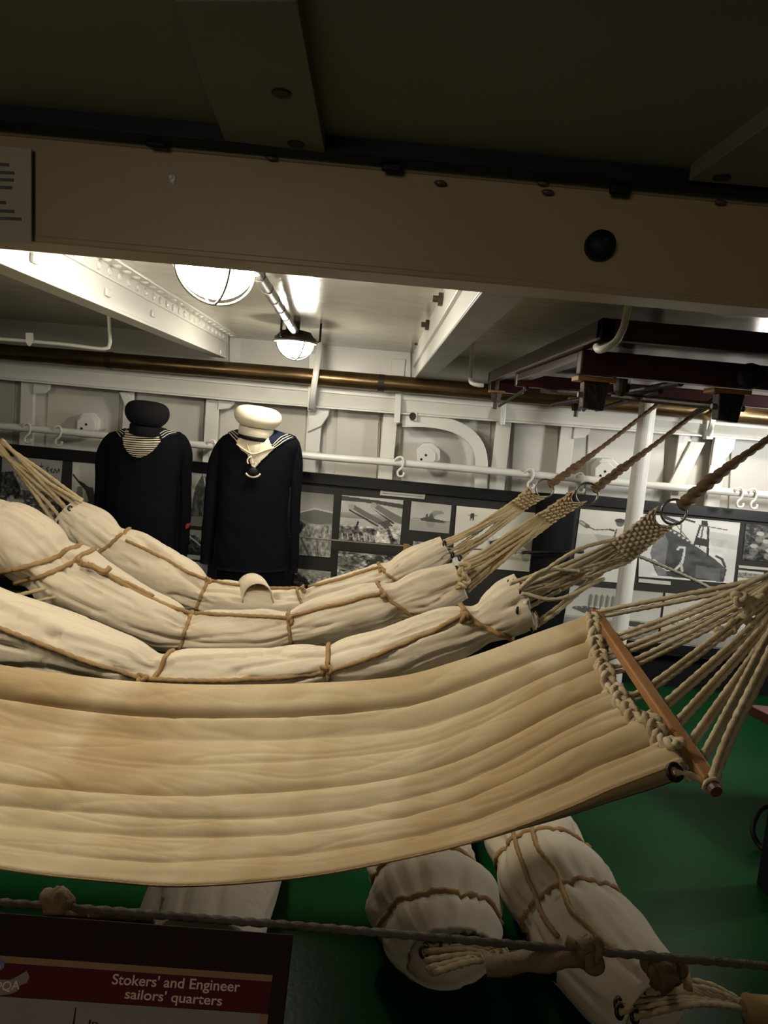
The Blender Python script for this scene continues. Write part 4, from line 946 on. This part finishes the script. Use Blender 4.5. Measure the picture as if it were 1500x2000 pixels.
# loose net cords seen past its upper left
MB().rope([P(-30, 1172, 2.62), P(20, 1165, 2.62), P(62, 1156, 2.62), P(90, 1149, 2.64)], .007, n=9).build('nettle_cord', M_cord, t)
MB().rope([P(50, 1180, 2.62), P(80, 1172, 2.62), P(110, 1166, 2.64)], .006, n=9).build('nettle_cord', M_cord, t)

# ---- open hammock, nearest
t = thing('open_hammock', P(500, 1600, 1.6), 'large open canvas hammock in front, spread by a wooden stick at its right end', 'hammock')
NU, NV = 260, 150
Bk = spl([(-420, 1196, 1.9), (-200, 1266, 1.9), (0, 1309, 1.9), (250, 1341, 1.9), (480, 1349, 1.9), (750, 1337, 1.9), (900, 1300, 1.89), (1040, 1250, 1.87), (1148, 1212, 1.85)], NU)
Fr = spl([(-460, 1560, 1.3), (-250, 1636, 1.3), (0, 1690, 1.3), (220, 1716, 1.3), (375, 1724, 1.3), (600, 1706, 1.3), (800, 1668, 1.3), (950, 1630, 1.3), (1100, 1575, 1.29), (1200, 1532, 1.285), (1334, 1482, 1.27)], NU)
def sm(a, b, x): x = max(0, min(1, (x - a) / (b - a))); return x * x * (3 - 2 * x)
def lerp(a, b, t): return a + (b - a) * t
# long folds: (v at left, v at u=.62, v at right end, height left, mid, right, half width)
FOLDS = [(.05, .05, .045, .010, .012, .012, .06), (.125, .13, .13, -.018, -.024, -.030, .020), (.16, .17, .19, .006, .010, .016, .04),
         (.26, .24, .235, -.002, -.004, -.022, .030), (.30, .31, .30, .000, .003, .014, .05), (.38, .35, .345, .000, -.003, -.012, .018), (.45, .41, .40, -.006, .006, .018, .05),
         (.56, .49, .475, -.012, -.012, -.030, .030), (.655, .56, .545, .016, .013, .018, .05), (.70, .63, .60, -.005, -.006, -.012, .016), (.74, .67, .645, .004, .004, .016, .035),
         (.79, .73, .715, -.002, -.008, -.026, .028), (.83, .80, .79, .004, .005, .020, .05), (.90, .87, .865, -.003, -.005, -.020, .020), (.95, .93, .93, .005, .005, .008, .035)]
def quad3(a, b, c, u):
    return lerp(a, b, sm(0, .62, u)) if u < .62 else lerp(b, c, sm(.62, 1, u))
def bow(u, v): return -.035 * math.sin(math.pi * v) * sm(.8, 1, u)
def hsurf(u, v):
    x = u * (NU - 1); i = min(int(x), NU - 2); k = x - i
    b = P(lerp(Bk[i][0], Bk[i + 1][0], k), lerp(Bk[i][1], Bk[i + 1][1], k), lerp(Bk[i][2], Bk[i + 1][2], k))
    f = P(lerp(Fr[i][0], Fr[i + 1][0], k), lerp(Fr[i][1], Fr[i + 1][1], k), lerp(Fr[i][2], Fr[i + 1][2], k))
    p = b.lerp(f, v); p.z -= (.055 - .02 * sm(.7, 1, u)) * math.sin(math.pi * v) ; p.x += bow(u, v)
    h = 0
    for a0, a1, a2, h0, h1, h2, w_ in FOLDS:
        c = quad3(a0, a1, a2, u) + .022 * noise.noise(Vector((u * 4, a0 * 9, 2))) * (1 - .5 * u); am = quad3(h0, h1, h2 * (.55 if h2 > 0 else .8), u); d = (v - c) / (w_ * (1 if am > 0 else 1 - .3 * u))
        if abs(d) < 3: h += am * (math.exp(-d * d) if am > 0 else 1.45 * math.exp(-abs(d) ** 1.3 * 1.6))
    h += .012 * (1 - sm(.118, .128, v))
    pl = sm(.62, 1, u) * sm(.16, .3, v); vv = v + .02 * noise.noise(Vector((u * 3, v * 4, 8)))
    h += pl * .0075 * (abs(math.sin(math.pi * (11.3 * vv + 2.2 * math.sin(5 * v)))) ** .7 - .6) * (.6 + .8 * noise.noise(Vector((v * 9, u * 2, 4))))
    edge = min(1, v * 12, (1 - v) * 12)
    h += edge * (.010 * noise.noise(Vector((u * 2.2, v * 7, 5))) + .0018 * noise.noise(Vector((u * 5, v * 13, 1))))
    n3 = noise.noise(Vector((u * 6 + v * 3, v * 9, 9))); h -= edge * .0028 * max(0, 1 - abs(n3) * 9)
    n4 = noise.noise(Vector((u * 14 - v * 8, v * 12, 3))); h -= edge * .0015 * max(0, 1 - abs(n4) * 6)
    n = (f - b).cross(Vector((1, 0, 0))); n = n if n.z > 0 else -n; n.normalize()
    return p + n * h
rows = []
for i in range(NU):
    u = i / (NU - 1); r = [hsurf(u, j / (NV - 1)) for j in range(NV)]
    e = r[-1]; drop = .012 + .040 * sm(.70, 1, u)
    # back edge folds down behind, front edge rolls over and hangs
    r = [r[0] + Vector((0, .012, -.05)), r[0] + Vector((0, .014, -.012))] + r
    for k in range(1, 8):
        s_ = k / 7; r.append(e + Vector((0, -.006 * math.sin(math.pi * min(1, s_ * 1.5)) + .020 * s_ * s_, -drop * s_)))
    rows.append(r)
MBh = MB().grid(rows); can = MBh.build('canvas', M_can2, t, smooth=True, solid=.0025); ht = bvh(can)
# hem cord on the front edge
hem = [hsurf(i / 79, 1.0) + Vector((0, -.006, -.003)) for i in range(80)]
MB().tube(hem, .0022, 6).build('hem_cord', M_lash, can)
hem2 = [hsurf(i / 79, .0) + Vector((0, -.002, .004)) for i in range(80)]
# braided edge rope at the right end
EN = 120
ed = [hsurf(1, .02 + .93 * i / (EN - 1)) + Vector((.006, -.004, .008)) for i in range(EN)]
for s_ in range(3):
    pts = []
    for i in range(EN):
        a = 2 * math.pi * (i / EN * 9.0 + s_ / 3); T = (ed[min(EN - 1, i + 1)] - ed[max(0, i - 1)]).normalized(); sd = Vector((1, 0, .1)); sd = (sd - T * sd.dot(T)).normalized(); n = T.cross(sd)
        pts.append(ed[i] + sd * math.sin(a) * .0125 + n * math.sin(2 * a) * .007)
    MB().rope(pts, .0068, n=9).build('edge_strand', M_cord2, t)
# spreader stick
sa, sb_ = P(1162, 1198, 1.86), P(1388, 1530, 1.235)
d = (sb_ - sa).normalized(); up = Vector((0, 0, 1)); sd = d.cross(up).normalized(); up = sd.cross(d)
MB().prism([sa + sd * x + up * z for x, z in ((-.013, -.012), (.013, -.012), (.013, .012), (-.013, .012))], [sb_ + sd * x + up * z for x, z in ((-.014, -.012), (.014, -.012), (.014, .012), (-.014, .012))]).build('spreader_stick', M_wood, t, bevel=.004)
stk = t.children[-1]
MB().tube([sb_ - d * .004, sb_ + d * .010, sb_ + d * .022], [.0115, .013, .011], 12).build('stick_end', M_woodend, stk)
MB().tube([sa + d * .004, sa - d * .012], .012, 12).build('stick_end', M_woodend, stk)
o = MB().rope([sb_ + d * .006 + (sd * math.cos(a) + up * math.sin(a)) * .015 for a in [2 * math.pi * i / 16 for i in range(16)]], .0035, closed=True).build('seizing', M_cord2, stk)
# ring and fan of cords
RC = P(1610, 1085, 1.56)
MB().tube([RC + Vector((.03 * math.cos(a), .004, .03 * math.sin(a))) for a in [2 * math.pi * i / 30 for i in range(30)]], .004, 9, closed=True).build('ring', M_gal, t)
def pair(pts, r, off=.006, m=M_cord2, n=2):
    pts = [Vector(p) for p in pts]
    for k in range(n):
        s_ = (k - (n - 1) / 2) * 2 * off
        MB().rope([p + Vector((-.35 * s_, .3 * s_, s_)) for p in pts], r, n=9).build('nettle_cord', m, t)
pair([sa + d * .008, P(1300, 1174, 1.80), P(1500, 1133, 1.66), P(1560, 1112, 1.6), RC], .0055, .0062)
pair([sb_ + d * .004, P(1425, 1440, 1.28), P(1500, 1288, 1.37), P(1560, 1165, 1.48), RC], .0060, .0068)
FAN = [(.12, (1432, 1160)), (.22, (1452, 1172)), (.32, (1432, 1196)), (.50, (1440, 1215)), (.62, (1462, 1232)), (.73, (1474, 1246)), (.84, (1486, 1262)), (.93, (1498, 1250))]
mid = {}
for i, (v, k) in enumerate(FAN):
    a = hsurf(1, v) + Vector((.004, 0, -.002)); yk = 1.60 - .012 * i; K = P(*k, yk)
    sp_ = sa.lerp(sb_, .04 + .93 * v) + Vector((0, 0, -.024)); m_ = sp_; e2 = a.lerp(sp_, .5) + Vector((0, 0, -.006)); q2 = sp_.lerp(K, .5) + Vector((0, 0, -.004))
    pair([a, e2, m_, q2, K, K.lerp(RC, .5) + Vector((0, 0, .004)), RC], .0052, .0055)
for i, (x, y) in enumerate(((1412, 1236), (1432, 1222), (1452, 1200), (1470, 1178), (1444, 1168), (1470, 1216), (1488, 1196), (1500, 1176), (1515, 1208), (1488, 1160))):
    knot(P(x, y, 1.57), .014, .0062, M_cord2, t, 'mat_knot', i * 1.3)
gp = hsurf(1, .985) + Vector((.004, -.006, -.008)); gp = P(1318, 1508, 1.250)
grommets([gp], .0135, t, Vector((.15, -.9, .5)))
pair([gp, P(1345, 1512, 1.25), P(1370, 1524, 1.245), sb_ + d * .004], .0055, .001, n=1)
grommets([P(1156, 1226, 1.845)], .010, t, Vector((.3, -.9, .3)))
left_tail = P(910, 1300, 1.8)
c = P(1222, 1432, 1.43); MB().rope([P(1240, 1408, 1.44), c + Vector((.004, 0, .006)), P(1216, 1440, 1.44)], .007, n=9).build('rope_tail', M_cord, t)
susp([RC + Vector((.03, 0, .01)), RC + Vector((.15, .02, .12)), RC + Vector((.42, .05, .33)), Vector((RC.x + .62, RC.y + .08, H))], .012, .02, 'brown rope holding the open hammock, off the right edge')

# ================================================================ rolled bundles on the deck
def floor_bundle(keys, pinch, seed, label, lashes, lines, z=.13, sq=.82):
    t = thing('rolled_bundle', HP(keys[len(keys) // 2][0], keys[len(keys) // 2][1], 0), label, 'canvas bundle', 'rolled canvas bundles on the green deck')
    R = Roll([(a, b, 0, r) for a, b, r in keys], pinch, seed, sq, pin=.07, floor=z, fold=.42)
    R.build('canvas', M_can3, t, mouth=(False, seed != 2.2))
    for y, sk in lashes: R.lash(y, .0065, t, sk, matl=M_lash)
    for l in lines: R.along(l, .0060, t)
    return t, R
floor_bundle([(500, 1500, .14), (455, 1620, .145), (432, 1700, .145), (400, 1790, .14), (380, 1880, .13)], [], 2.2, 'left canvas bundle on the green deck, behind the maroon sign', [], [], z=.12)
tb, RB = floor_bundle([(805, 1500, .13), (812, 1600, .13), (822, 1690, .133), (848, 1770, .145), (864, 1830, .135), (878, 1872, .095)], [1725, 1812], 5.5, 'middle canvas bundle on the green deck, below the open hammock', [(1722, .01), (1808, .02)], [])
tc2, RD = floor_bundle([(985, 1500, .125), (1020, 1590, .13), (1056, 1670, .133), (1105, 1760, .137), (1170, 1850, .132), (1235, 1930, .12), (1285, 1975, .10)], [1680, 1788], 8.4, 'right canvas bundle on the green deck, tied with crossing cords', [(1678, .02), (1785, .02)],
    [[(998, 1610), (1012, 1660), (1036, 1725), (1060, 1785), (1092, 1832)], [(1036, 1615), (1052, 1660), (1090, 1710), (1112, 1775), (1160, 1820), (1200, 1860)]])
# cords gathered at the ends
for (tt, RR_, ends, target, zz, nn) in ((tb, RB, [(828, 1858), (836, 1848), (852, 1842), (868, 1846), (884, 1842), (902, 1838), (922, 1838), (940, 1842), (830, 1876), (834, 1892), (846, 1900)], (1010, 1884), .12, 11),
                                        (tc2, RD, [(1208, 1962), (1216, 1944), (1240, 1940), (1262, 1934), (1290, 1926), (1210, 1976), (1240, 1986), (1300, 1910)], (1470, 1970), .10, 8)):
    T = HP(*target, zz)
    for i, (x, y) in enumerate(ends):
        a = HP(x, y, .17); b = a.lerp(T, .5) + Vector((0, 0, .02))
        MB().rope([a, b, T], .0068, n=9).build('nettle_cord', M_cord, tt)
    grommets([HP(x, y, .172) for x, y in ends[:7]], .012, tt, Vector((.6, -.6, .4)))
T = HP(1010, 1884, .12)
MB().rope([T - Vector((.03, 0, 0)), T + Vector((.06, .01, .0)), T + Vector((.12, .02, -.02))], .03, n=9).build('clew_whipping', M_iron, tb)
for k in range(10): MB().rope([HP(842 + k * 14, 1905 - k * 4, .16), HP(850 + k * 14, 1888 - k * 4, .17), HP(862 + k * 14, 1900 - k * 4, .165)], .006, n=7).build('cord_tail', M_cord, tb)
T = HP(1470, 1972, .10); MB().rope([T - Vector((.02, 0, 0)), T + Vector((.12, -.02, 0)), T + Vector((.3, -.05, -.03))], .035, n=9).build('clew_whipping', M_lash, tc2)
MB().blob(HP(1298, 1902, .24), .034, (1, .9, 1), 12, .5).build('cord_knot', M_brownrope, tc2)
for x, y in ((1282, 1890), (1310, 1893)): knot(HP(x, y, .25), .026, .011, M_brownrope, tc2, 'cord_knot', x)
MB().rope([HP(1345, 1930, .2), HP(1340, 1900, .2), HP(1322, 1888, .22), HP(1300, 1890, .24)], .009).build('cord_tail', M_lash, tc2)

# ================================================================ barrier rope
YR = .85
rp = [(-300, 1742), (0, 1763), (300, 1786), (720, 1820), (1100, 1853), (1500, 1887), (1800, 1912)]
t = MB().rope([P(x, y, YR) for x, y in [tuple(v) for v in spl(rp, 80)]], .0046, n=12, fine=.8).build('barrier_rope', M_greyrope)
tag(t, 'twisted dark grey barrier rope stretched across the front of the display', 'rope')
o = MB().blob(P(112, 1772, YR), .020, (.85, .9, 1.25), 14, .15).build('rope_knot', M_brownrope, t)
for k in range(3): knot(P(106 + k * 6, 1762 + k * 9, YR), .014, .0075, M_brownrope, t, 'rope_knot', k + .5)
MB().rope([P(118, 1786, YR - .006), P(170, 1795, YR - .004), P(230, 1799, YR), P(300, 1800, YR)], .0085, n=12).build('rope_tail', M_brownrope, t)
M_knot = rope_mat('knot_rope', (.16, .115, .06), (.10, .07, .04), 30)
for k in range(3): knot(P(1146 + k * 3, 1852 + k * 9, YR), .0145, .0072, M_knot, t, 'rope_knot', k * 1.1 + .2)
MB().blob(P(1148, 1862, YR + .002), .016, (.8, .8, 1.3), 12, .4).build('rope_knot', M_knot, t)
MB().rope([P(1140, 1868, YR), P(1100, 1870, YR - .004), P(1060, 1878, YR - .002), P(1010, 1880, YR), P(950, 1888, YR + .004)], .0125, n=12).build('rope_tail', M_knot, t)
MB().rope([P(1140, 1850, YR), P(1118, 1842, YR - .004), P(1106, 1836, YR)], .006, n=12).build('rope_tail', M_knot, t)

# ================================================================ information sign
A = P(0, 1783, .82); B = P(572, 1826, .82); C_ = P(545, 2050, .755)
sn = (B - A).cross(C_ - B).normalized(); sn = sn if sn.y < 0 else -sn
SP = Plane(A, sn)
t = thing('information_sign', SP.hit(280, 2000), 'maroon information sign about stokers and engineer sailors, at lower left', 'sign')
M_sd = mat('sign_dark', (.014, .004, .005), .7, spec=.12); M_sm = mat('sign_maroon', (.060, .004, .009), .7, spec=.12); M_st = mat('sign_tan', (.20, .12, .06), .7, spec=.15); M_sg = mat('sign_grey_print', (.20, .185, .17), .7, spec=.15, var=.2, vscale=6); M_sl = mat('sign_letters', (.50, .38, .33), .7, spec=.15)
MB().pp(SP, [(-200, 1768), (572, 1826), (530, 2200), (-200, 2200)], -.014, 0).build('backboard', M_sd, t, bevel=.001)
MB().pp(SP, [(-200, 1852), (540, 1905), (538, 1918), (-200, 1866)], 0, .001).build('tan_stripe', M_st, t)
MB().pp(SP, [(-200, 1867), (537, 1918), (529, 1980), (-200, 1932)], 0, .001).build('title_band', M_sm, t)
MB().pp(SP, [(-200, 1933), (528, 1981), (500, 2190), (-200, 2190)], 0, .0009).build('print_area', M_sg, t)
MB().pp(SP, [(508, 1980), (528, 1981), (500, 2190), (480, 2190)], .0009, .0014).build('tan_edge', M_st, t)
MB().pp(SP, [(541, 1824), (572, 1826), (530, 2200), (500, 2200)], 0, .006).build('frame_strip', M_sd, t, bevel=.001)
MB().pp(SP, [(147, 1968), (149, 1968), (144, 2010), (140, 2010)], .001, .0015).build('print_line', M_sd, t)
def words(txt, p0, p1, hpx, matl, parent, name, lift=.0012, m=None):
    c = bpy.data.curves.new('lettering', 'FONT'); c.body = txt; c.extrude = 0; c.offset = .012
    ob = bpy.data.objects.new('lettering', c); COL.objects.link(ob); bpy.context.view_layer.update()
    me = bpy.data.meshes.new_from_object(ob.evaluated_get(bpy.context.evaluated_depsgraph_get())); bpy.data.objects.remove(ob)
    xs = [v.co.x for v in me.vertices]; x0, x1 = min(xs), max(xs)
    a = SP.front(*p0, lift); b = SP.front(*p1, lift); up = SP.front(p0[0], p0[1] - hpx, lift) - a; ux = b - a; o = wloc(parent)
    up = up - ux.normalized() * up.dot(ux.normalized()) * .9
    for v in me.vertices: v.co = a + ux * ((v.co.x - x0) / (x1 - x0)) + up * (v.co.y / .72) - o
    me.materials.clear(); me.materials.append(matl); ob = bpy.data.objects.new(name, me); COL.objects.link(ob); ob.parent = parent; return ob
words("Stokers' and Engineer", (218, 1922), (468, 1937), 21, M_sl, t, 'title_lettering')
words("sailors' quarters", (243, 1950), (433, 1964), 20, M_sl, t, 'title_lettering')
words("In", (172, 2004), (190, 2005), 13, M_sd, t, 'text_lettering')
# crest cut by the left edge: blue disc above a pale ribbon
MB().pp(SP, [(-6 + 15 * math.cos(k * .45), 1884 + 13 * math.sin(k * .45)) for k in range(14)], .001, .0016).build('crest_disc', mat('crest_blue', (.02, .03, .12), .5), t)
MB().pp(SP, [(-5 + 6 * math.cos(k * .45), 1889 + 7 * math.sin(k * .45)) for k in range(14)], .0016, .0020).build('crest_emblem', M_sl, t)
MB().pp(SP, [(-40, 1912), (0, 1913), (20, 1914), (36, 1906), (52, 1896), (58, 1908), (52, 1920), (40, 1924), (34, 1936), (18, 1942), (0, 1944), (-40, 1942)], .001, .0016).build('crest_ribbon', mat('crest_tan', (.12, .085, .06), .6), t)
words("PQA", (-8, 1936), (38, 1932), 18, M_sl, t, 'crest_lettering', .0022)
# leg that carries the sign
q = SP.hit(200, 2150); MB().box(q.x - .02, q.x + .02, q.y + .01, q.y + .05, 0, q.z).build('sign_post', M_black, t)

# ================================================================ things cut by the right edge
c = P(1474, 1385, 2.7)
t = thing('bench', Vector((c.x + .5, 2.6, 0)), 'corner of a maroon bench at the right edge above the green deck', 'bench')
zt = c.z
MB().prism([Vector((c.x, 2.75, zt - .04)), Vector((c.x + .12, 2.35, zt - .04)), Vector((c.x + 1.2, 2.35, zt - .04)), Vector((c.x + 1.2, 2.75, zt - .04))], [Vector((c.x, 2.75, zt)), Vector((c.x + .12, 2.35, zt)), Vector((c.x + 1.2, 2.35, zt)), Vector((c.x + 1.2, 2.75, zt))]).build('seat', mat('bench_maroon', (.11, .03, .025), .45), t, bevel=.004)
for x in (.35, 1.0):
    for y in (2.42, 2.68): MB().box(c.x + x, c.x + x + .05, y - .02, y + .02, 0, zt - .04).build('leg', M_maroon, t)
pts = [HP(1530, 1570, .10), HP(1490, 1578, .10), HP(1474, 1602, .08), HP(1470, 1625, .05), HP(1482, 1650, .015), HP(1500, 1662, .012), HP(1540, 1668, .012)]
t = MB().tube([Vector(v) for v in spl(pts, 30)], .009, 10).build('iron_hoop', M_black); tag(t, 'bent black iron hoop standing on the deck at the right edge', 'hoop')
t = MB().box(0, .10, 0, .10, 0, .42, Matrix.Translation(HP(1508, 1765, 0))).build('black_post', M_black, bevel=.006); tag(t, 'dark post at the right edge beside the iron hoop', 'post')
